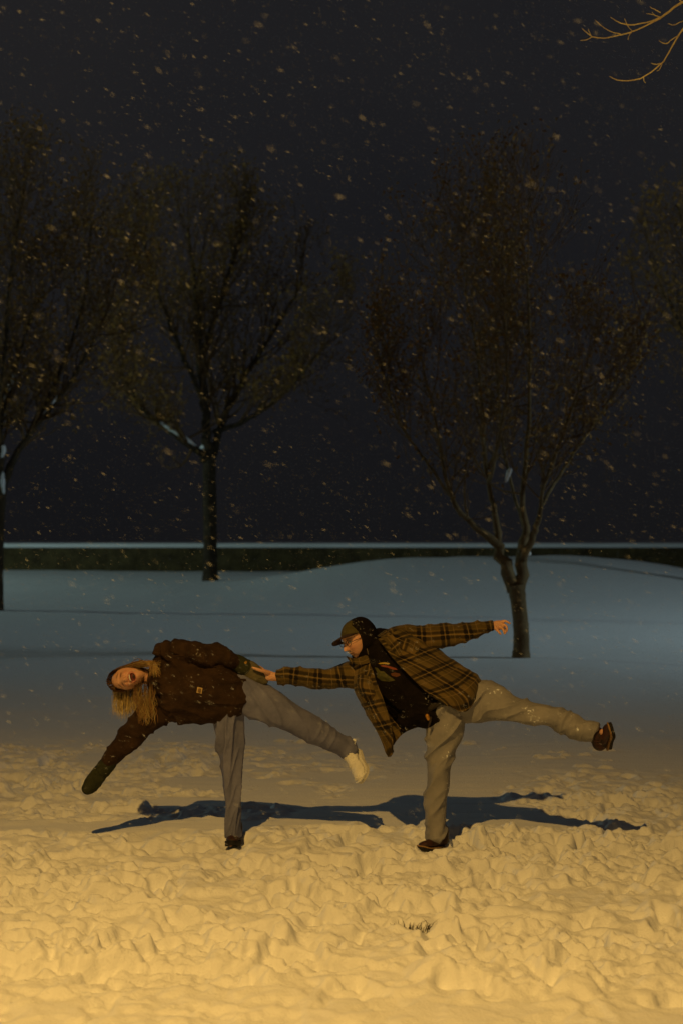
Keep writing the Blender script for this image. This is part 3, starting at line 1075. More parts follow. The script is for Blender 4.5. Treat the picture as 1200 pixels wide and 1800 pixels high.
def make_shoe(heel, toe, up, parent, m_up, m_sole, m_line, L=.285, w=.048, name='shoe', lumps=0, collar=None):
    """shoe: upper, sole and the line between them"""
    heel, toe = np.asarray(heel), np.asarray(toe)
    A = nrm(toe - heel)
    U = nrm(np.asarray(up) - np.dot(up, A) * A)
    W = np.cross(A, U)
    o0 = heel
    prof = [(0.0, .60, .070), (.06, .80, .082), (.2, .86, .084), (.36, .84, .078), (.5, .88, .064), (.65, 1.0, .050), (.8, 1.02, .043), (.92, .86, .036), (1.0, .45, .022)]
    V, F = [], []
    seg = 16
    for (t, ww, h) in prof:
        c = o0 + A * L * t
        for s in range(seg):
            an = 2 * math.pi * s / seg
            cx, cz = math.cos(an), math.sin(an)
            zz = .022 + h * .5 * (1 + cz) if cz > -.99 else .02
            wx = w * ww * cx * (1 - .28 * max(0, cz) ** 2)
            V.append(c + W * wx + U * zz)
    for i in range(len(prof) - 1):
        for s in range(seg):
            k = (s + 1) % seg
            F.append((i * seg + s, (i + 1) * seg + s, (i + 1) * seg + k, i * seg + k))
    F.append(tuple(range(seg))); F.append(tuple((len(prof) - 1) * seg + s for s in reversed(range(seg))))
    parts = [(np.array(V), F)]
    ank = o0 + A * L * .2 + U * .07
    parts.append(capsule([ank, ank + U * .05 if collar is None else np.asarray(collar)], [.046, .045]))
    Vr, Fr = remesh(parts, .006, 3)
    Nn = vnormals(Vr, Fr)
    ux, uz = (Vr - o0) @ A, (Vr - o0) @ U
    lace = .003 * (np.sin(ux * 300) > .2) * (ux > L * .28) * (ux < L * .58) * (uz > .06)
    Vr = Vr + Nn * (lace + lumps * fbm(Vr[:, 0] * 35, Vr[:, 1] * 35, Vr[:, 2] * 35, seed=4))[:, None]
    up_o = link(name, mesh_from(name, Vr, Fr), m_up, parent)

    def plate(nm, z0, z1, grow_, mt):
        out = [(-.03, .35), (-.015, .62), (.05, .84), (.2, .86), (.38, .78), (.52, .86), (.66, 1.04), (.8, 1.08), (.92, .92), (1.0, .55), (1.03, .2)]
        r = [(t, s) for t, s in out] + [(t, -s) for t, s in reversed(out)]
        vs, fs = [], []
        n = len(r)
        for z in (z0, z1):
            for t, s in r:
                vs.append(o0 + A * (L * t + (grow_ if t > .9 else (-grow_ if t < 0 else 0))) + W * (w * s + (grow_ if s > 0 else -grow_)) + U * (z + (.012 * sstep(.8, 1.03, t))))
        fs.append(tuple(range(n))[::-1]); fs.append(tuple(range(n, 2 * n)))
        for i in range(n):
            k = (i + 1) % n
            fs.append((i, k, n + k, n + i))
        return link(nm, mesh_from(nm, vs, fs, smooth=False), mt, up_o)
    plate('sole', 0, .020, .002, m_sole)
    plate('midsole', .0205, .028, .004, m_line)
    return up_o


def strands(name, specs, parent, mtl):
    V, F, Cc = [], [], []
    for (pts, r, c0, c1) in specs:
        c = catmull(np.array(pts), 9)
        T = np.gradient(c, axis=0); T /= np.linalg.norm(T, axis=1)[:, None] + 1e-9
        n0 = len(V)
        for i in range(9):
            N = nrm(np.cross(T[i], (.2, .95, .1))); B = np.cross(T[i], N)
            rr = r * (1 - (i / 8.0) ** 2 * .8)
            for s in range(4):
                V.append(c[i] + (N * math.cos(s * math.pi / 2) + B * math.sin(s * math.pi / 2)) * rr)
                k = i / 8.0
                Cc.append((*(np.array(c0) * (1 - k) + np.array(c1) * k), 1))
        for i in range(8):
            for s in range(4):
                k = (s + 1) % 4
                F.append((n0 + i * 4 + s, n0 + (i + 1) * 4 + s, n0 + (i + 1) * 4 + k, n0 + i * 4 + k))
    me = mesh_from(name, V, F, attrs={'tone': np.array(Cc)})
    return link(name, me, mtl, parent)


SKIN = np.array([.62, .335, .20])


def skin_tone(V, C, M3, brow=(.10, .055, .03), lips=(.36, .12, .09), open_mouth=0, stubble=0, closed=False):
    L = (V - C) @ M3.T
    x, y, z = L[:, 0], L[:, 1], L[:, 2]
    head = (np.abs(x) < .1) & (np.abs(z) < .14) & (y > .02) & (y < .16)
    col = np.tile(SKIN, (len(V), 1))
    n = fbm(V[:, 0] * 22, V[:, 1] * 22, V[:, 2] * 22, seed=3)
    col = col * (1 + .10 * n)[:, None]

    def put(mask, c):
        m = (np.clip(mask, 0, 1) * head)[:, None]
        return col * (1 - m) + np.array(c) * m
    ax = np.abs(x)
    col = put(.55 * np.exp(-((ax - .036) / .018) ** 2 - ((z + .03) / .016) ** 2), (.52, .20, .12))     # cheeks
    col = put(.9 * np.exp(-((ax - .007) / .004) ** 2 - ((z + .050) / .0035) ** 2), (.05, .02, .012))  # nostrils: their shade painted dark into the skin colour
    col = put(.40 * np.exp(-((ax - .013) / .005) ** 2 - ((z + .030) / .02) ** 2), (.36, .15, .09))
    col = put(.9 * np.exp(-((ax - .031) / .016) ** 4 - ((z - .026 - .12 * (.031 - ax)) / .0045) ** 2), brow)
    if closed:
        col = put(1.0 * np.exp(-((ax - .031) / .015) ** 4 - ((z - .004 + 12 * (ax - .031) ** 2) / .0038) ** 2), (.03, .014, .01))
        col = put(.45 * np.exp(-((ax - .031) / .017) ** 4 - ((z - .010) / .009) ** 2), (.25, .10, .06))
    if open_mouth:
        mq = np.sqrt((x / .029) ** 2 + ((z + .068 - 7 * x * x) / (.0165 * open_mouth)) ** 2)
        col = put(.9 * np.exp(-((mq - 1.12) / .16) ** 2), lips)
        col = put((mq < .92).astype(float), (.16, .035, .025))
        col = put(np.exp(-(mq / .5) ** 4), (.02, .006, .005))
    else:
        col = put(.85 * np.exp(-(x / .022) ** 4 - ((z + .068 - 4 * x * x) / .006) ** 2), lips)
        col = put(1.0 * np.exp(-(x / .026) ** 4 - ((z + .068 - 9 * x * x) / .0036) ** 2), (.06, .015, .012))
    if stubble:
        col = put(stubble * np.exp(-(x / .030) ** 4 - ((z + .056 - 4 * x * x) / .006) ** 2), (.05, .02, .012))
        col = put(.22 * sstep(-.05, -.09, z), (.20, .11, .07))
    return np.column_stack([col, np.ones(len(V))])


# ---------- the woman -------------------------------------------------
YW = 8.48


def build_woman():
    q = YW / FOC
    HC = P(227, 1191, YW - .02)
    U = nrm((-.89, .37, -.25)); F = nrm((-.36, -.93, -.08))
    hp, M3 = head_geo(HC, F, U, wd=.146, dp=.19, ht=.225, open_mouth=1.0, smile=1.0, nose=.9)
    parts = list(hp)
    U2 = M3[2]; F2 = M3[1]; R2 = M3[0]
    parts.append(capsule([HC - U2 * .06 - F2 * .02, P(262, 1190, YW + .01), P(292, 1196, YW + .02)], [.050, .048, .040]))
    torso = pxsweep([(310, 1198, .01, 46, .08), (320, 1199, 0, 50, .115), (355, 1206, 0, 42, .10), (392, 1218, 0, 42, .11), (408, 1226, 0, 40, .11)], YW, n=24)
    parts.append(torso[:2])
    for st in ([(292, 1150, 0, 16), (345, 1150, .0, 12), (400, 1158, 0, 9.5), (428, 1170, -.01, 7.5), (445, 1180, -.01, 8)],
               [(286, 1246, 0, 16), (240, 1284, 0, 12), (204, 1326, 0, 9), (190, 1342, 0, 7.5), (176, 1358, 0, 8.5)],
               [(406, 1235, 0, 19), (404, 1330, 0, 11), (409, 1400, 0, 8.5), (411, 1462, 0, 7)],
               [(420, 1222, 0, 22), (510, 1264, .04, 14), (570, 1296, .12, 10), (614, 1319, .18, 7.5)]):
        parts.append(pxchain(st, YW))
    # feet and the fingers inside the mittens
    parts.append(capsule([P(411, 1464, YW + .02), P(409, 1478, YW - .04), P(406, 1483, YW - .10)], [.024, .024, .018]))
    parts.append(capsule([P(614, 1321, YW + .18), P(625, 1336, YW + .15), P(632, 1348, YW + .10)], [.022, .022, .016]))
    for base, d, sd in ((P(176, 1358, YW), nrm(P(150, 1390, YW) - P(176, 1358, YW)), None), (P(446, 1180, YW), nrm(P(465, 1196, YW) - P(446, 1180, YW)), None)):
        s = nrm(np.cross(d, (0, 1, 0)))
        for k, (o, ln) in enumerate(((-.024, .055), (-.008, .062), (.008, .058), (.024, .045))):
            p0 = base + s * o
            parts.append(capsule([p0, p0 + d * ln * .55 + np.array([0, -.004, 0]), p0 + d * ln + np.array([0, -.014, 0])], [.0085, .008, .0065]))
        parts.append(capsule([base + s * .018, base + s * .034 + d * .02, base + s * .036 + d * .042], [.010, .009, .007]))
    V, Fc = remesh(parts, .0033, 2)
    tone = skin_tone(V, HC, M3, open_mouth=1.0, closed=True, brow=(.16, .085, .04), lips=(.42, .13, .09))
    body = link('person', mesh_from('person', V, Fc, attrs={'tone': tone}), M_SKIN)
    tag(body, 'laughing long-haired person in a brown jacket bending sideways with one leg raised', 'person', 'two people balancing on one leg hand in hand')

    # teeth
    teeth = []
    for k in range(-4, 5):
        x = k * .0046
        c = HC + R2 * x + F2 * (.0885 - .45 * x * x / .02) + U2 * (-.0585 + 5 * x * x)
        teeth.append(ellipsoid(c, (.0026, .003, .0055), np.array([R2, F2, U2]), 8, 6))
    g = Geo()
    for t in teeth: g.add(*t)
    link('teeth', mesh_from('teeth', g.verts(), g.f), mat('teeth', (.75, .70, .6), .3), body)

    # jacket: one heavy brown pullover with both sleeves
    T = pxsweep([(281, 1200, .0, 38, .075), (289, 1198, .0, 57, .11), (310, 1201, 0, 65, .135), (345, 1207, .0, 61, .145), (374, 1214, -.01, 55, .145), (394, 1222, -.01, 48, .14), (401, 1225, -.01, 46, .135)], YW, n=40, seg=36)
    A1 = pxsweep([(292, 1152, 0, 24, .075), (320, 1146, -.05, 20, .075), (350, 1149, -.08, 18.5, .07), (378, 1152, -.085, 17, .064), (396, 1156, -.07, 15.5, .056), (415, 1164, -.04, 12.5, .048)], YW, n=36)
    A2 = pxsweep([(296, 1238, 0, 34, .085), (275, 1252, 0, 29, .08), (250, 1272, -.01, 24.5, .072), (228, 1296, -.02, 21, .066), (208, 1319, -.02, 18.5, .06), (192, 1340, -.02, 14, .05)], YW, n=40)
    parts = [x[:2] for x in (T, A1, A2)]
    parts.append(ellipsoid(P(383, 1143, YW - .07), (.034, .055, .040)))
    parts.append(ellipsoid(P(404, 1151, YW - .06), (.028, .05, .036)))
    parts.append(capsule([P(274, 1168, YW - .06), P(272, 1190, YW - .085), P(274, 1212, YW - .05), P(284, 1212, YW + .06), P(284, 1180, YW + .08), P(274, 1168, YW - .06)], [.014] * 6, n=30))

    def fold(ID, u, a, b, rr, V):
        x, y, z = V.T
        h = np.zeros(len(V))
        t = ID == 0
        dd = x * .55 + z * .8
        h += t * (.036 * (ridge(dd * 7 + 2, (x - z) * 2.2, y * 5, 3, 2.6) - .4) + .018 * (ridge(x * 6, z * 17, y * 6, 9, 2.4) - .4))
        h += t * .010 * (1 - sstep(.02, .06, np.abs(u - u[t].max() * .93)))  # hem band
        s = ID > 0
        k = np.where(ID == 1, 1.0, .9)
        h += s * (  .020 * k * (ridge(u * 19, a * 9, b * 9, 5, 1.7) - .45) + .010 * (ridge(u * 9 + a * 12, a * 5, b * 6, 15, 2) - .4))
        return h + .002 * fbm(x * 40, y * 40, z * 40, seed=2)
    jk, JV, JF, jb = garment('jacket', parts, [T[2], A1[2], A2[2]], .0065, M_JACKET, body, fold)
    decal('chest_patch', [(347.5, 1207.5), (356.5, 1209.5), (355, 1219.5), (346, 1217.5)], jb, mat('tan_patch', (.42, .29, .12), .8), jk, .004, .003)
    decal('patch_mark', [(349.5, 1211), (352, 1210.2), (354.5, 1211.6), (354.2, 1212.8), (352, 1211.8), (350.4, 1212.8), (350.2, 1215), (351.8, 1216.4), (353.6, 1215.6), (354, 1216.8), (351.4, 1217.8), (349, 1216.2), (348.6, 1213)], jb, mat('patch_print', (.16, .09, .03), .8), jk, .009, .001)

    # jeans
    S1 = pxsweep([(404, 1205, 0, 34, .12), (402, 1235, 0, 31, .12), (400, 1262, 0, 27, .105), (403, 1300, 0, 22.5, .092), (406, 1345, 0, 18.5, .082), (409.5, 1389, 0, 16.2, .078), (410, 1430, 0, 16, .08), (410, 1471, 0, 16.8, .084)], YW, n=60, seg=28, dome=False)
    S2 = pxsweep([(398, 1212, 0, 36, .12), (428, 1220, 0, 35, .118), (465, 1239, .0, 31, .10), (520, 1267, .05, 25, .088), (570, 1293, .12, 20.5, .078), (600, 1310, .16, 18, .076), (616, 1320, .18, 17.5, .075)], YW, n=60, seg=28, dome=False)
    parts = [S1[:2], S2[:2]]

    def fold2(ID, u, a, b, rr, V):
        x, y, z = V.T
        s = ID == 0
        um = u / max(u.max(), .01)
        h = s * (.026 * (ridge(u * 2.6 + a * 20, a * 3, b * 9, 31, 2.2) - .35) * sstep(.0, .3, u) + .014 * (ridge(u * 8 + a * 22, a * 6, b * 10, 33, 1.8) - .4))
        h += (~s) * (.018 * (ridge(u * 7 + a * 10, a * 5, b * 7, 35, 2.4) - .35) + .011 * (ridge(u * 17, a * 8, b * 8, 36, 1.6) - .4) * sstep(.35, .75, u))
        return h + .0015 * fbm(x * 50, y * 50, z * 50, seed=2)
    jn, _, _, jnb = garment('jeans', parts, [S1[2], S2[2]], .0062, M_JEANS_W, body, fold2, smooth=3)
    # snow clinging round the raised hem
    g = Geo()
    r = np.random.default_rng(3)
    for _ in range(46):
        k = r.uniform(0, 1)
        c = P(621 - 11 * k + r.normal(0, 2), 1304 + 31 * k + r.normal(0, 2), YW + .18 - .075 * math.sin(k * math.pi) + r.normal(0, .008))
        s = r.uniform(.004, .011)
        v, f = ellipsoid(c, (s * 1.3, s, s), None, 8, 6)
        g.add(v + r.normal(0, s * .12, v.shape), f)
    link('clinging_snow', mesh_from('clinging_snow', g.verts(), g.f), M_SNOWCAP, jn)

    # mittens
    def mitten(st_cuff, st_hand, thumb, mh, button=None):
        c = pxsweep(st_cuff, YW, n=14)
        h = pxsweep(st_hand, YW, n=26)
        pr = [h[:2]]
        if thumb: pr.append(pxchain(thumb, YW))

        def fm(ID, u, a, b, rr, V):
            return .004 * (ridge(u * 26, a * 12, b * 12, 8, 1.5) - .4) + .002 * fbm(V[:, 0] * 60, V[:, 1] * 60, V[:, 2] * 60)
        o, _, _, bv = garment('mitten', pr, [h[2]], .0055, mh, body, fm, smooth=2)
        oc, _, _, bc = garment('cuff', [c[:2]], [c[2]], .0055, M_MITT_DARK, o, fm, smooth=2)
        if button:
            decal('button', button, bc, mat('brass_button', (.45, .25, .05), .35, metallic=.5), o, .006, .004)
        return bv
    mitten([(196, 1334, -.02, 13.5, .048), (188, 1345, -.02, 14.5, .05), (182, 1353, -.02, 14.5, .048)],
           [(190, 1343, -.02, 13, .042), (178, 1357, -.02, 14, .04), (166, 1373, -.02, 14.5, .038), (157, 1384, -.02, 13, .034), (153, 1388, -.02, 10, .03)],
           None, M_MITT_DARK)
    bt = [(432 + 2.4 * math.cos(t), 1165 + 2.4 * math.sin(t)) for t in np.linspace(0, 2 * math.pi, 10, endpoint=False)]
    mitten([(408, 1160, -.03, 12.5, .045), (420, 1167, -.03, 15, .05), (432, 1174, -.03, 15.5, .05)],
           [(428, 1172, -.03, 14.5, .045), (440, 1179, -.03, 16.5, .042), (450, 1186, -.03, 15.5, .040), (459, 1192, -.03, 12, .036), (463, 1196, -.03, 8.5, .03)],
           None, M_MITT_PALE, bt)

    # shoes
    make_shoe(P(415, 1485, YW + .10), P(406, 1489, YW - .17), (0, 0, 1), body, M_SHOE, M_SOLE, M_SOLE, L=.25, w=.040)
    hl = P(620, 1330, YW + .035) + np.array([.02, 0, .01])
    tl = P(640, 1364, YW - .16)
    make_shoe(P(628, 1325, YW + .20), P(640, 1364, YW + .03), (-.72, -.52, .30), body, M_WHITESHOE, mat('snow_caked_sole', (.62, .58, .48), .8), M_WHITESHOE, L=.25, w=.052, lumps=.007, collar=P(613, 1319, YW + .18))

    # hair: a close cap over the skull, then locks that hang straight down
    Hparts = [ellipsoid(HC - F2 * .016 + U2 * .006, (.081, .090, .117), np.array([R2, F2, U2]), 40, 28)]
    HVv, HFf = remesh(Hparts, .005, 1)
    L = (HVv - HC) @ M3.T
    N = vnormals(HVv, HFf)
    st = fbm(L[:, 0] * 90, L[:, 2] * 14, L[:, 1] * 14, seed=7)
    HVv = HVv + N * (.0035 * st)[:, None]
    lim = .020 + .060 * sstep(.066, .10, L[:, 2]) + .0 * L[:, 0]
    keep = L[:, 1] > lim
    L[:, 1] = np.where(keep, lim - .6 * (L[:, 1] - lim), L[:, 1])
    HVv = HC + L @ M3
    k = (.5 + .5 * st)[:, None]
    tone = np.column_stack([np.array([.075, .038, .014]) * (1 - k) + np.array([.26, .135, .045]) * k, np.ones(len(k))])
    hair = link('hair', mesh_from('hair', HVv, HFf, attrs={'tone': tone}), M_HAIR, body)
    r = np.random.default_rng(17)
    sp = []
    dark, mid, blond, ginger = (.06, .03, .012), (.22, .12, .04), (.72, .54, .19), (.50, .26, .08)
    for i in range(300):       # hanging from the low side of the head
        x0 = r.uniform(200, 250); k = (x0 - 200) / 50
        y0 = 1198 + 11 * math.sin(min(1, k * 1.5) * 1.57) + r.uniform(-1.5, 3)
        yo = r.uniform(-.025, .075)
        x1 = x0 + r.normal(-1, 2) + (5 if x0 < 206 else 0) * 0
        ye = 1248 + 9 * math.sin(k * 2.6 + .4) + r.normal(0, 5)
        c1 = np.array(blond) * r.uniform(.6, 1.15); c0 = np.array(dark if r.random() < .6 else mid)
        sp.append(([P(x0, y0, YW + yo), P(x0 - 1 + r.normal(0, 1), y0 + 14, YW + yo), P(x1, (y0 + ye) / 2 + 5, YW + yo), P(x1 + r.normal(0, 2.5) - 1, ye, YW + yo + r.normal(0, .01))], r.uniform(.0010, .0027), c0, c1))
    for i in range(130):       # waves falling from behind the ear over the jacket
        x0 = r.uniform(236, 272); y0 = r.uniform(1198, 1216)
        x1 = x0 * .6 + 255 * .4 + r.normal(2, 5)
        ye = r.uniform(1245, 1277)
        yo = r.uniform(-.14, -.10)
        c1 = np.array(ginger if r.random() < .6 else blond) * r.uniform(.5, 1.1); c0 = np.array(dark)
        m = r.normal(0, 2.4)
        sp.append(([P(x0, y0, YW - .05), P(x0 + m, y0 + 12, YW + yo), P(x0 - m, (y0 + ye) / 2, YW + yo - .01), P(x1 + m * .6, ye - 10, YW + yo), P(x1 - m * .5, ye, YW + yo)], r.uniform(.0009, .0024), c0, c1))
    for i in range(210):       # along the upper cheek and down over the collar
        x0 = r.uniform(206, 236); y0 = 1176 - (x0 - 206) * .22 + r.normal(0, 1.2)
        yo = r.uniform(-.075, .02)
        m = r.normal(0, 3)
        e = (r.uniform(262, 284), r.uniform(1160, 1192))
        c1 = np.array(ginger if r.random() < .5 else blond) * r.uniform(.45, 1.0)
        sp.append(([P(x0, y0, YW + yo * .6), P(x0 + 16, y0 - 5 + m * .3, YW + yo), P(252 + m, 1163 + m * .8 + abs(r.normal(0, 4)), YW + yo - .03), P(268 + m, 1160 + abs(m) + r.uniform(0, 8), YW - .11), P(e[0], e[1], YW - .13)], r.uniform(.0009, .0021), np.array(dark) * 1.5, c1))
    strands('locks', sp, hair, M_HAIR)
    # forehead hairline strands swept round the crown
    sp = []
    for i in range(130):
        t = r.uniform(-1.35, 1.35)
        pts = []
        for k in range(5):
            kk = k / 4
            loc = np.array([.079 * math.sin(t) * (.9 + .12 * kk), .072 - .105 * kk, .112 * math.cos(t * .93) * (1 - .05 * kk) + .004])
            pts.append(HC + loc @ M3 + r.normal(0, .002, 3))
        sp.append((pts, r.uniform(.0016, .0032), np.array(dark) * r.uniform(.8, 1.8), np.array(mid) * r.uniform(.6, 1.3)))
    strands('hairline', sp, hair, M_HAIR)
    return body


build_woman()

# ---------- the man ---------------------------------------------------
YM = 8.46


def build_man():
    HC = P(627, 1123.5, YM - .03)
    U = nrm((-.34, -.05, .93)); F = nrm((-.74, -.62, -.27))
    hp, M3 = head_geo(HC, F, U, wd=.152, dp=.195, ht=.235, smile=.8, nose=1.15)
    R2, F2, U2 = M3
    parts = list(hp)
    parts.append(capsule([HC - U2 * .06 - F2 * .03, P(652, 1146, YM + .02), P(668, 1160, YM + .03)], [.052, .050, .05]))
    torso = pxsweep([(670, 1152, .03, 30, .06), (700, 1178, .02, 42, .09), (735, 1210, .02, 35, .09), (770, 1238, .02, 30, .09), (790, 1242, .02, 28, .09)], YM, n=24)
    parts.append(torso[:2])
    for st in ([(640, 1178, 0, 17), (575, 1192, 0, 12.5), (520, 1190, -.01, 10), (490, 1190, -.02, 8), (481, 1189, -.02, 7.6)],
               [(700, 1126, 0, 17), (775, 1119, 0, 13), (835, 1107, 0, 9.5), (862, 1100, 0, 7), (868, 1099.5, 0, 6.6)],
               [(784, 1252, .0, 20), (772, 1330, 0, 13), (765, 1400, 0, 10), (765, 1466, 0, 8)],
               [(808, 1240, .02, 21), (885, 1241, -.06, 15), (965, 1261, -.15, 11), (1044, 1288, -.26, 8)]):
        parts.append(pxchain(st, YM))
    parts.append(capsule([P(768, 1466, YM + .01), P(764, 1482, YM - .02), P(756, 1489, YM - .07)], [.024, .024, .018]))
    parts.append(capsule([P(1044, 1288, YM - .26), P(1054, 1290, YM - .27), P(1059, 1286, YM - .31)], [.022, .022, .018]))
    # hand held out to the right: index pointing, the others curled
    parts.append(pxsweep([(864, 1100, 0, 7.0, .017), (870, 1099.5, 0, 8.2, .018), (876, 1099, 0, 8.8, .018), (882, 1098.3, 0, 7.8, .015)], YM, n=12, seg=16)[:2])
    k = YM / FOC
    fing = [[(881, 1092.3, .004, 2.5), (887, 1091.6, -.004, 2.3), (891.5, 1093.8, -.008, 2.1), (895.5, 1096, -.01, 1.7)],
            [(882, 1098, -.004, 2.5), (887.8, 1099.4, -.012, 2.4), (890, 1104, -.018, 2.1), (890, 1109.5, -.016, 1.7)],
            [(879.5, 1102.5, -.010, 2.4), (882.5, 1105.5, -.03, 2.2), (884.5, 1109.5, -.034, 2.0), (885.8, 1114, -.03, 1.6)],
            [(880, 1103, .012, 2.2), (886.5, 1105.5, .016, 2.0), (888, 1110, .014, 1.8), (887, 1113.5, .012, 1.5)],
            [(869, 1103, -.012, 3.2), (873, 1107.5, -.020, 2.5), (876.5, 1111.5, -.024, 2.2), (879, 1114.5, -.026, 1.7)]]
    for f in fing: parts.append(pxchain(f, YM))
    # hand closing on the mitten: thumb in front, four fingers behind it
    YH = YM - .02
    parts.append(pxsweep([(483, 1190, 0, 7.6, .019), (476, 1188.5, 0, 8.6, .020), (469, 1187, .004, 9.5, .020), (463, 1185, .012, 9.0, .018)], YH, n=12, seg=16)[:2])
    fing = [[(472, 1182.5, -.022, 3.4), (464, 1180, -.044, 3.0), (455, 1177.2, -.056, 2.8), (444.5, 1173.6, -.056, 2.0)],
            [(463, 1177.5, .015, 2.7), (457, 1173, .030, 2.5), (449, 1171, .042, 2.4), (443, 1173, .044, 2.0)],
            [(462, 1182.5, .03, 2.7), (454, 1180, .052, 2.5), (446, 1178, .054, 2.3), (440, 1180, .050, 2.0)],
            [(462, 1188, .03, 2.6), (454, 1187, .050, 2.4), (446, 1185, .052, 2.2), (440, 1186.5, .046, 1.9)],
            [(463, 1193, .026, 2.4), (457, 1193, .042, 2.1), (451, 1192.5, .046, 1.9), (446, 1192.5, .042, 1.6)]]
    for f in fing: parts.append(pxchain(f, YH))
    V, Fc = remesh(parts, .0033, 2, .45)
    tone = skin_tone(V, HC, M3, stubble=.75, brow=(.07, .035, .02))
    body = link('person', mesh_from('person', V, Fc, attrs={'tone': tone}), M_SKIN)
    tag(body, 'smiling person in a peaked cap and open checked shirt with one leg kicked out behind', 'person', 'two people balancing on one leg hand in hand')
    for s in (-1, 1):
        c = HC + R2 * .031 * s + F2 * .083 + U2 * .006
        e = link('eye', mesh_from('eye', *ellipsoid(c, (.0115, .0105, .0085), np.array([R2, F2, U2]), 16, 12)), mat('eye_white', (.34, .30, .25), .35), body)
        c2 = c + F2 * .0095 + R2 * .002
        link('iris', mesh_from('iris', *ellipsoid(c2, (.0055, .0032, .0055), np.array([R2, F2, U2]), 12, 8)), mat('iris', (.03, .02, .012), .15), e)

    # thin dark spectacles
    g = Geo()
    for s in (-1, 1):
        ring = [HC + R2 * (s * .033 + .022 * math.cos(t)) + F2 * (.098 - .10 * abs(s * .033 + .022 * math.cos(t)) ** 1.3) + U2 * (.002 + .018 * math.sin(t)) for t in np.linspace(0, 2 * math.pi, 15)]
        v_, f_, _ = sweep(ring, [.0019] * 15, n=28, seg=6, dome=False)
        g.add(v_, f_)
        v_, f_ = capsule([HC + R2 * s * .055 + F2 * .088 + U2 * .006, HC + R2 * s * .074 + F2 * .05 + U2 * .008, HC + R2 * s * .078 - F2 * .01 + U2 * .006], [.0018] * 3, n=8, seg=6)
        g.add(v_, f_)
    v_, f_ = capsule([HC - R2 * .012 + F2 * .099 + U2 * .006, HC + F2 * .104 + U2 * .008, HC + R2 * .012 + F2 * .099 + U2 * .006], [.0018] * 3, n=8, seg=6)
    g.add(v_, f_)
    link('glasses', mesh_from('glasses', g.verts(), g.f), mat('spectacle_frame', (.02, .014, .01), .3), body)

    # black hooded sweatshirt
    T = pxsweep([(660, 1142, .0, 30, .085), (678, 1160, .0, 48, .12), (700, 1184, 0, 54, .135), (726, 1210, 0, 50, .14), (745, 1232, 0, 44, .135), (753, 1243, 0, 41, .13)], YM, n=40, seg=32)
    S1 = pxsweep([(655, 1172, 0, 26, .075), (590, 1191, 0, 15, .055), (500, 1190, -.01, 9.6, .034)], YM, n=16)
    S2 = pxsweep([(690, 1134, 0, 24, .07), (775, 1119, 0, 16, .055), (856, 1101.5, 0, 8, .028)], YM, n=16)
    parts = [T[:2], S1[:2], S2[:2]]
    parts.append(pxchain([(740, 1245, -.03, 27), (722, 1256, -.04, 21), (712, 1268, -.04, 14)], YM))
    parts.append(ellipsoid(HC - F2 * .034 - R2 * .0 + U2 * .0, (.101, .116, .124), np.array([R2, F2, U2]), 40, 28))
    parts.append(capsule([HC - U2 * .09 - F2 * .03, P(660, 1152, YM)], [.085, .10]))
    parts.append(ellipsoid(P(645, 1120, YM + .03), (.075, .08, .09)))
    parts.append(pxchain([(668, 1122, .08, 20), (690, 1128, .08, 22)], YM))

    def fold(ID, u, a, b, rr, V):
        x, y, z = V.T
        dh = np.linalg.norm(V - HC, axis=1)
        h = .013 * (ridge(x * 7 + z * 7, (x - z) * 3, y * 6, 3, 2.2) - .4)
        h += .010 * (ridge(z * 20 + x * 3, x * 6, y * 6, 5, 1.8) - .4) * sstep(.2, .5, u)
        h += .008 * (ridge(x * 11 - z * 4, z * 9, y * 8, 8, 1.6) - .4) * (dh < .2)
        return h + .0015 * fbm(x * 50, y * 50, z * 50, seed=2)

    def clamp(V):
        L = (V - HC) @ M3.T
        hd = (np.abs(L[:, 0]) < .16) & (L[:, 2] > -.13) & (L[:, 2] < .18)
        lim = .030 + .10 * np.clip((L[:, 2] - .02), 0, 1) * 1.0 + .018 * sstep(-.05, -.10, L[:, 2])
        over = hd & (L[:, 1] > lim) & ((V[:, 0] < HC[0] + .12))
        L2 = L.copy()
        L2[:, 1] = np.where(over, lim - .25 * (L[:, 1] - lim), L[:, 1])
        return np.where(over[:, None], HC + L2 @ M3, V)
    hd, _, _, hb = garment('hooded_sweatshirt', parts, [T[2], S1[2], S2[2]], .0065, M_HOOD, body, fold, clamp=clamp)
    pr_y = mat('print_yellow', (.36, .24, .02), .8)
    pr_r = mat('print_red', (.20, .045, .02), .8)
    pr_g = mat('print_olive', (.085, .075, .02), .8, noise=(40, .1, (.05, .05, .012)))
    decal('print', [(664, 1166.5), (668, 1164.8), (675, 1164.2), (682, 1165.2), (685, 1166.8), (682, 1168), (675, 1167.2), (668, 1167.6)], hb, pr_y, hd, .003)
    decal('print', [(668, 1169.5), (676, 1169), (686, 1171.5), (695, 1174.5), (698, 1177.5), (690, 1177), (680, 1173.5), (670, 1171.5)], hb, pr_r, hd, .003)
    decal('print', [(658, 1173), (663, 1174), (668, 1180), (674, 1180), (680, 1186), (680, 1192), (690, 1193), (694, 1196), (684, 1198), (670, 1196.5), (662, 1190), (663, 1183)], hb, pr_g, hd, .003)
    decal('print', [(686, 1184), (693, 1182), (702, 1184), (703, 1187.5), (696, 1190), (688, 1188)], hb, mat('print_brown', (.10, .035, .012), .8), hd, .003)

    # drawcord ends
    for (x0, y0, x1, y1) in ((643, 1158, 650, 1166), (644, 1140, 647, 1150)):
        p0, p1 = project(x0, y0, hb, .004), project(x1, y1, hb, .004)
        if p0 is not None and p1 is not None:
            v, f = capsule([p0, (p0 + p1) / 2 + np.array([0, -.004, 0]), p1], [.0028] * 3)
            link('drawcord', mesh_from('drawcord', v, f), mat('cord', (.12, .09, .06), .8), hd)

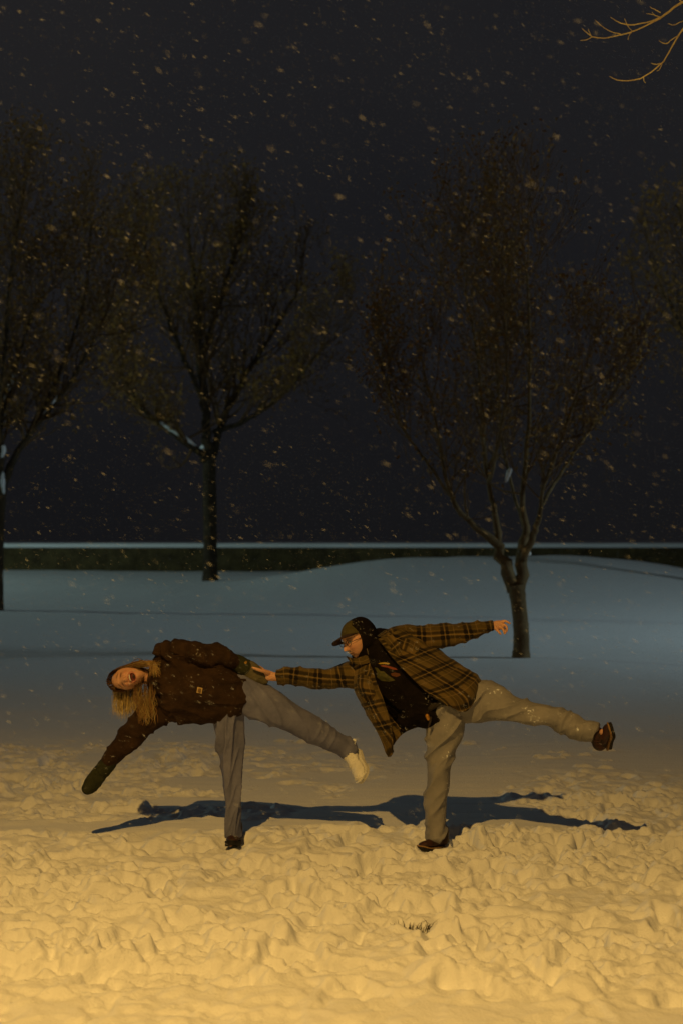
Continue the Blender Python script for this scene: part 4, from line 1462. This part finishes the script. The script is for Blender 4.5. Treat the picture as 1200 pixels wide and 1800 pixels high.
    # cap
    vs, fs = ellipsoid(HC + U2 * .010 - F2 * .002, (.083, .104, .1125), np.array([R2, F2, U2]), 48, 32)
    L = (vs - HC) @ M3.T
    L[:, 2] = np.maximum(L[:, 2], .040 - .1 * L[:, 1] * 0)
    cap = link('cap', mesh_from('cap', HC + L @ M3, fs), M_CAP, body)
    V2, F2c = [], []
    nr, nc = 8, 22
    for side in (0, 1):
        for i in range(nr + 1):
            for j in range(nc + 1):
                t = (j / nc - .5) * 2
                rad = i / nr
                wdt = .078 * (1 - .06 * rad)
                x = wdt * math.sin(t * 1.35) / math.sin(1.35)
                y0 = .100 * math.sqrt(max(0, 1 - (x / .088) ** 2)) - .004
                y1 = y0 + .082 * math.sqrt(max(0, 1 - abs(t) ** 3.2))
                y = y0 + (y1 - y0) * rad
                z = .052 - .030 * (x / .078) ** 2 - .12 * max(0, y - .1) - .30 * x - (.0045 if side else 0)
                V2.append(HC + np.array([x, y, z]) @ M3)
    m = (nr + 1) * (nc + 1)
    for i in range(nr):
        for j in range(nc):
            a = i * (nc + 1) + j
            F2c.append((a, a + nc + 1, a + nc + 2, a + 1))
            F2c.append((m + a, m + a + 1, m + a + nc + 2, m + a + nc + 1))
    for j in range(nc):
        a = nr * (nc + 1) + j
        F2c.append((a, m + a, m + a + 1, a + 1))
        F2c.append((j, j + 1, m + j + 1, m + j))
    for i in range(nr):
        a = i * (nc + 1)
        F2c.append((a, m + a, m + a + nc + 1, a + nc + 1))
        a = a + nc
        F2c.append((a, a + nc + 1, m + a + nc + 1, m + a))
    link('peak', mesh_from('peak', V2, F2c), M_BRIM, cap)

    # checked overshirt: one sheet that runs round the back from one open edge to the other
    rows = [
        [(644, 1152, -.115), (628, 1157, -.10), (612, 1166, -.05), (622, 1168, .07), (664, 1134, .13), (704, 1108, .08), (722, 1104, .0), (700, 1108, -.09), (664, 1124, -.115)],
        [(654, 1176, -.145), (640, 1182, -.14), (622, 1190, -.05), (632, 1190, .09), (684, 1158, .145), (730, 1130, .09), (750, 1126, -.005), (722, 1134, -.12), (682, 1148, -.15)],
        [(663, 1204, -.155), (645, 1208, -.15), (624, 1214, -.05), (645, 1212, .10), (704, 1184, .15), (752, 1152, .10), (778, 1148, -.005), (748, 1158, -.135), (703, 1172, -.165)],
        [(675, 1234, -.15), (658, 1238, -.15), (637, 1240, -.06), (668, 1240, .09), (724, 1212, .15), (776, 1176, .11), (802, 1165, -.005), (770, 1180, -.145), (727, 1196, -.17)],
        [(684, 1264, -.14), (670, 1268, -.14), (653, 1265, -.07), (690, 1264, .08), (746, 1238, .14), (800, 1204, .11), (824, 1179, -.005), (796, 1203, -.15), (748, 1216, -.165)],
        [(689, 1292, -.12), (680, 1296, -.12), (669, 1292, -.08), (705, 1282, .07), (764, 1258, .13), (818, 1224, .11), (840, 1192, -.005), (816, 1226, -.15), (767, 1229, -.16)],
        [(690, 1320, -.10), (687, 1328, -.095), (685, 1325, -.08), (710, 1288, .06), (774, 1266, .13), (826, 1236, .11), (845, 1200, -.005), (818, 1250, -.145), (783, 1236, -.155)],
    ]
    G = np.array([[P(a, b, YM + c) for (a, b, c) in r] for r in rows])       # 7 x 9 x 3
    nu_, nv_ = 110, 84
    mid = np.stack([catmull(G[i], nu_) for i in range(len(rows))])            # 7 x nu
    S = np.stack([catmull(mid[:, j], nv_) for j in range(nu_)], 1)            # nv x nu
    du = np.linalg.norm(np.diff(S, axis=1), axis=2); u = np.concatenate([np.zeros((nv_, 1)), np.cumsum(du, 1)], 1)
    # measure width from the middle of the back so the check stays square
    u = u - u[:, [nu_ // 2]]
    dv = np.linalg.norm(np.diff(S, axis=0), axis=2); v = np.concatenate([np.zeros((1, nu_)), np.cumsum(dv, 0)], 0)
    v = v * .4 + v[:, [nu_ // 2]] * .6
    Tu = np.gradient(S, axis=1); Tv = np.gradient(S, axis=0)
    Nn = np.cross(Tu, Tv); Nn /= np.linalg.norm(Nn, axis=2)[..., None] + 1e-9
    cen = np.array([P(706, 1186, YM)])
    sgn = np.sign(((S - cen) * Nn).sum(2).mean())
    Nn *= sgn
    h = .012 * (ridge(u * 4 + v * 3, v * 5, u * 0, 5, 2) - .4) + .007 * (ridge(u * 9, v * 14, u * 0, 6, 1.7) - .4)
    h = h + .006 * (np.minimum(np.arange(nu_), nu_ - 1 - np.arange(nu_))[None] < 3)       # button band
    S = S + Nn * h[..., None]
    V = S.reshape(-1, 3)
    i = np.arange(nv_ - 1)[:, None] * nu_ + np.arange(nu_ - 1)[None]
    Fq = np.stack([i, i + 1, i + 1 + nu_, i + nu_], -1).reshape(-1, 4)
    if sgn > 0: pass
    else: Fq = Fq[:, ::-1]
    cl = np.column_stack([v.ravel(), u.ravel(), np.zeros(u.size)])
    sh = link('checked_shirt', mesh_from('checked_shirt', V, Fq, attrs={'cloth': cl}), M_PLAID, body)
    sh.data.materials.append(M_LINING)
    so = sh.modifiers.new('t', 'SOLIDIFY'); so.thickness = .006; so.offset = 1; so.material_offset = 0
    shb = BVHTree.FromPolygons(V.tolist(), Fq.tolist())

    def sleeve_fold(ID, u, a, b, rr, V):
        x, y, z = V.T
        return .012 * (ridge(u * 13 + a * 8, a * 8, b * 8, 12, 1.7) - .42) + .006 * (ridge(u * 24, a * 10, b * 10, 13, 1.5) - .4) + .001 * fbm(x * 60, y * 60, z * 60)
    A1 = pxsweep([(652, 1180, -.01, 27, .085), (634, 1183, -.01, 26, .085), (612, 1187, -.01, 22.5, .075), (588, 1192, -.01, 17.5, .066), (558, 1193, -.015, 16.5, .06), (530, 1190, -.02, 16.5, .056), (506, 1188, -.02, 15.5, .052), (492, 1190, -.02, 14.2, .048), (486, 1190.5, -.02, 13.8, .046)], YM, n=44, seg=28, dome=False)
    garment('sleeve', [A1[:2]], [A1[2]], .0062, M_PLAID, sh, sleeve_fold, cloth=True, smooth=2)
    A2 = pxsweep([(688, 1134, .0, 27, .088), (706, 1124, .0, 24.5, .085), (728, 1121, 0, 21.5, .078), (755, 1120, 0, 21, .070), (785, 1117, 0, 20.5, .064), (812, 1112, 0, 17.5, .058), (838, 1106, 0, 14, .050), (855, 1101.5, 0, 10.5, .040), (866, 1099.8, 0, 9.2, .034)], YM, n=44, seg=28, dome=False)
    garment('sleeve', [A2[:2]], [A2[2]], .0062, M_PLAID, sh, sleeve_fold, cloth=True, smooth=2)
    # chest pocket flaps and collar

    def flap(nm, poly, lift, mt=M_PLAID, par=sh, rows_=None):
        return None
    def sheet(nm, grid, par, mt, thick=.006, nu2=20, nv2=14, wr=.003):
        g0 = np.array(grid)
        md = np.stack([catmull(g0[i], nu2) for i in range(len(g0))])
        S2_ = np.stack([catmull(md[:, j], nv2) for j in range(nu2)], 1)
        uu = np.concatenate([np.zeros((nv2, 1)), np.cumsum(np.linalg.norm(np.diff(S2_, axis=1), axis=2), 1)], 1)
        vv = np.concatenate([np.zeros((1, nu2)), np.cumsum(np.linalg.norm(np.diff(S2_, axis=0), axis=2), 0)], 0)
        S2_ = S2_ + np.array([0, -1, 0]) * (wr * vnoise(uu * 25, vv * 25, seed=3))[..., None]
        i2 = np.arange(nv2 - 1)[:, None] * nu2 + np.arange(nu2 - 1)[None]
        fq = np.stack([i2, i2 + 1, i2 + 1 + nu2, i2 + nu2], -1).reshape(-1, 4)
        o = link(nm, mesh_from(nm, S2_.reshape(-1, 3), fq, attrs={'cloth': np.column_stack([uu.ravel() + .02, vv.ravel() + .08, 0 * uu.ravel()])}), mt, par)
        so2 = o.modifiers.new('t', 'SOLIDIFY'); so2.thickness = thick; so2.offset = 0
        return o
    # collar: standing leaf each side of the neck
    sheet('collar', [[P(608, 1153, YM - .11), P(620, 1157, YM - .13), P(634, 1157, YM - .14), P(646, 1152, YM - .13)],
                     [P(612, 1160, YM - .125), P(622, 1166, YM - .15), P(636, 1168, YM - .16), P(650, 1164, YM - .155)]], sh, M_PLAID)
    sheet('collar', [[P(663, 1118, YM - .04), P(672, 1122, YM - .11), P(684, 1136, YM - .145), P(696, 1152, YM - .165)],
                     [P(676, 1108, YM - .03), P(690, 1117, YM - .12), P(700, 1132, YM - .150), P(706, 1154, YM - .170)]], sh, M_PLAID)
    sheet('pocket', [[project(631, 1186, shb, .012) if project(631, 1186, shb) is not None else P(631, 1186, YM - .15), P(640, 1186, YM - .165), P(650, 1190, YM - .165)],
                     [P(628, 1204, YM - .135), P(640, 1206, YM - .175), P(655, 1204, YM - .175)],
                     [P(636, 1222, YM - .125), P(646, 1224, YM - .175), P(660, 1220, YM - .17)]], sh, M_PLAID, .008)
    sheet('pocket', [[P(706, 1120, YM - .115), P(722, 1126, YM - .12), P(738, 1136, YM - .11)],
                     [P(700, 1138, YM - .150), P(716, 1146, YM - .155), P(732, 1154, YM - .145)]], sh, M_PLAID, .008)

    # trousers
    L1 = pxsweep([(790, 1222, 0, 34, .11), (783, 1246, 0, 37, .12), (782, 1277, 0, 33.5, .11), (773, 1318, 0, 25.5, .095), (768, 1360, 0, 19.8, .085), (765, 1405, 0, 18.6, .080), (764.5, 1445, 0, 18, .08), (764.5, 1475, 0, 17.6, .08)], YM, n=60, seg=28, dome=False)
    L2 = pxsweep([(782, 1240, 0, 34, .11), (812, 1234, .01, 36, .12), (848, 1232, .01, 35, .115), (884, 1241, -.06, 25, .10), (922, 1250, -.10, 18.5, .085), (965, 1260, -.15, 17.2, .078), (1008, 1276, -.21, 18, .075), (1036, 1286, -.25, 17, .072), (1046, 1289.5, -.26, 16.5, .07)], YM, n=60, seg=28, dome=False)
    parts = [L1[:2], L2[:2]]

    def fold3(ID, u, a, b, rr, V):
        x, y, z = V.T
        s = ID == 0
        h = s * (.026 * (ridge(u * 9 + a * 14, a * 5, b * 6, 51, 2.4) - .35) + .014 * (ridge(u * 22 + a * 4, a * 7, b * 7, 52, 1.4) - .4) * sstep(.55, .85, u))
        h += (~s) * (.028 * (ridge(u * 9 - a * 16, a * 5, b * 6, 61, 2.4) - .35) + .018 * (ridge(u * 24, a * 6, b * 6, 62, 1.3) - .4) * sstep(.6, .85, u))
        return h + .0015 * fbm(x * 50, y * 50, z * 50, seed=2)
    tr, _, _, tb = garment('trousers', parts, [L1[2], L2[2]], .0062, M_JEANS_M, body, fold3, smooth=3)
    # belt with a small tab
    b0 = [P(747, 1250, YM - .10), P(760, 1242, YM - .135), P(778, 1233, YM - .135), P(796, 1226, YM - .10)]
    v_, f_, _ = sweep(b0, [.018] * 4, [.006] * 4, n=16, seg=10)
    bl = link('belt', mesh_from('belt', v_, f_), mat('belt_leather', (.02, .014, .01), .6), tr)
    v_, f_ = capsule([P(750, 1258, YM - .125), P(752, 1264, YM - .13)], [.012, .010])
    link('belt_buckle', mesh_from('belt_buckle', v_, f_), mat('brass', (.42, .20, .03), .4, metallic=.4), bl)
    v_, f_ = capsule([P(756, 1262, YM - .13), P(755, 1270, YM - .13), P(752, 1279, YM - .125)], [.008, .008, .004])
    link('belt_strap', mesh_from('belt_strap', v_, f_), mat('strap', (.03, .02, .015), .7), bl)
    # shoes
    make_shoe(P(782, 1494, YM + .06), P(744, 1497, YM - .12), (0, 0, 1), body, M_SHOE, M_SOLE, M_MIDSOLE, L=.27, w=.042)
    make_shoe(P(1071, 1310, YM - .18), P(1081, 1268, YM - .41), (-.95, -.12, -.12), body, M_SHOE, M_SOLE, M_MIDSOLE, L=.235, w=.040, collar=P(1048, 1290, YM - .26))
    return body


build_man()


# ------------------------------------------------------------------ small things in the snow
def grass_tuft():
    r = np.random.default_rng(4)
    bx, by = .355, 6.70
    bz = float(ground_z(bx, by))
    V, F, A = [], [], []
    for k in range(150):
        x0, y0 = bx + r.normal(0, .035), by + r.normal(0, .018)
        z0 = float(ground_z(x0, y0)) - .004
        an = r.uniform(0, 2 * math.pi); ln = r.uniform(.035, .095); lean = r.uniform(.3, 1.1)
        d = np.array([math.cos(an) * lean, math.sin(an) * lean, 1.0]); d /= np.linalg.norm(d)
        s = np.cross(d, (0, 0, 1)); s /= np.linalg.norm(s) + 1e-9
        w_ = r.uniform(.0018, .0035)
        p = np.array([x0, y0, z0]); n0 = len(V)
        V += [p - s * w_, p + s * w_, p + d * ln * .6 + s * w_ * .7, p + d * ln * .6 - s * w_ * .7, p + d * ln + np.array([d[0], d[1], -.5]) * ln * .3]
        F += [(n0, n0 + 1, n0 + 2, n0 + 3), (n0 + 3, n0 + 2, n0 + 4)]
    o = link('grass_tuft', mesh_from('grass_tuft', V, F, smooth=False), mat('dead_grass', (.03, .022, .005), .9, noise=(40, .2, (.06, .045, .012))))
    tag(o, 'small tuft of dead grass poking through the trampled snow', 'grass tuft')


grass_tuft()


def falling_snow():
    r = np.random.default_rng(9)
    n = 360000
    y = r.uniform(3.0, 21.0, n)
    x = r.uniform(-1, 1, n) * (1.2 + .27 * y)
    z = r.uniform(0, 1, n) * (2.6 + .42 * y) - .0
    keep = r.random(n) < (1.2 + .27 * y) * (2.6 + .42 * y) / ((1.2 + .27 * 21) * (2.6 + .42 * 21)) * 1.0 + .0
    x, y, z = x[keep], y[keep], z[keep]
    gz = ground_z(x, y)
    k2 = z > gz + .03
    x, y, z = x[k2], y[k2], z[k2]
    n = len(x)
    print('flakes', n)
    base = np.array([(1, 0, 0), (-1, 0, 0), (0, 1, 0), (0, -1, 0), (0, 0, 1), (0, 0, -1)], float)
    fo = np.array([(0, 2, 4), (2, 1, 4), (1, 3, 4), (3, 0, 4), (2, 0, 5), (1, 2, 5), (3, 1, 5), (0, 3, 5)])
    hl = .0035 + .0095 * r.random(n) ** 2.4
    s = hl / r.uniform(6.5, 11.0, n)
    D = np.array([.86, .1, -.46]) + r.normal(0, .15, (n, 3))
    D /= np.linalg.norm(D, axis=1)[:, None]
    N = np.cross(D, r.normal(0, 1, (n, 3))); N /= np.linalg.norm(N, axis=1)[:, None]
    B = np.cross(D, N)
    st = hl / s
    c = np.column_stack([x, y, z])
    V = c[:, None] + (base[None, :, 0:1] * D[:, None] * (s * st)[:, None, None] + base[None, :, 1:2] * N[:, None] * s[:, None, None] + base[None, :, 2:3] * B[:, None] * s[:, None, None] * .7)
    F = (np.arange(n)[:, None, None] * 6 + fo[None]).reshape(-1, 3)
    o = link('falling_snow', mesh_from('falling_snow', V.reshape(-1, 3), F, smooth=False), M_FLAKE)
    tag(o, 'snowflakes driven down to the right by the wind across the night air', 'falling snow', kind='stuff')


falling_snow()


# ------------------------------------------------------------------ street lamps (they stand outside the view and light it)
def street_lamp(label, pole, head, col, power, radius, spot=None, aim=None):
    root = empty('street_lamp', (*pole, 0))
    tag(root, label, 'street lamp')
    hx, hy, hz = head
    px_, py_ = pole
    v, f, _ = sweep([(px_, py_, -.2), (px_, py_, 1.0), (px_, py_, hz - .6), (px_ + (hx - px_) * .15, py_ + (hy - py_) * .15, hz + .05), (px_ + (hx - px_) * .7, py_ + (hy - py_) * .7, hz + .25)], [.09, .08, .06, .05, .04], n=30, seg=12)
    link('pole', mesh_from('pole', v, f), M_METAL, root)
    v, f = ellipsoid((hx, hy, hz + .22), (.30, .16, .07), None, 20, 12)
    v[:, 2] = np.maximum(v[:, 2], hz + .19)
    link('lamp_head', mesh_from('lamp_head', v, f), M_METAL, root)
    v, f = ellipsoid((hx, hy, hz + .17), (.16, .10, .03), None, 16, 10)
    link('lens', mesh_from('lens', v, f), emit('lamp_glow', col, 40), root)
    ld = bpy.data.lights.new('lamp_light', 'SPOT' if spot else 'POINT')
    if spot:
        ld.spot_size = math.radians(spot)
        ld.spot_blend = 1.0
    ld.energy = power
    ld.color = col
    ld.shadow_soft_size = radius
    lo = bpy.data.objects.new('lamp_light', ld)
    lo.location = (hx, hy, hz)
    COL.objects.link(lo)
    if aim:
        lo.rotation_euler = (Vector(aim) - Vector(head)).to_track_quat('-Z', 'Y').to_euler()
    lo.parent = root
    lo.matrix_parent_inverse = root.matrix_world.inverted()


street_lamp('tall street lamp with amber light beside the photographer', (-4.6, .4), (-1.6, 1.5, 7.3), (1.0, .58, .14), WARM_POWER, .05, 164)
street_lamp('tall street lamp with cool light far to the right', (25, 19.5), (22, 20, 9.0), (.68, .90, .94), COOL_RIGHT_POWER, .8, 138, (0, 40, 0))
street_lamp('tall street lamp with greenish light beyond the left trees', (-52, 50), (-48, 50, 12.0), (.66, .96, .86), COOL_LEFT_POWER, 1.2, 140, (0, 58, 0))
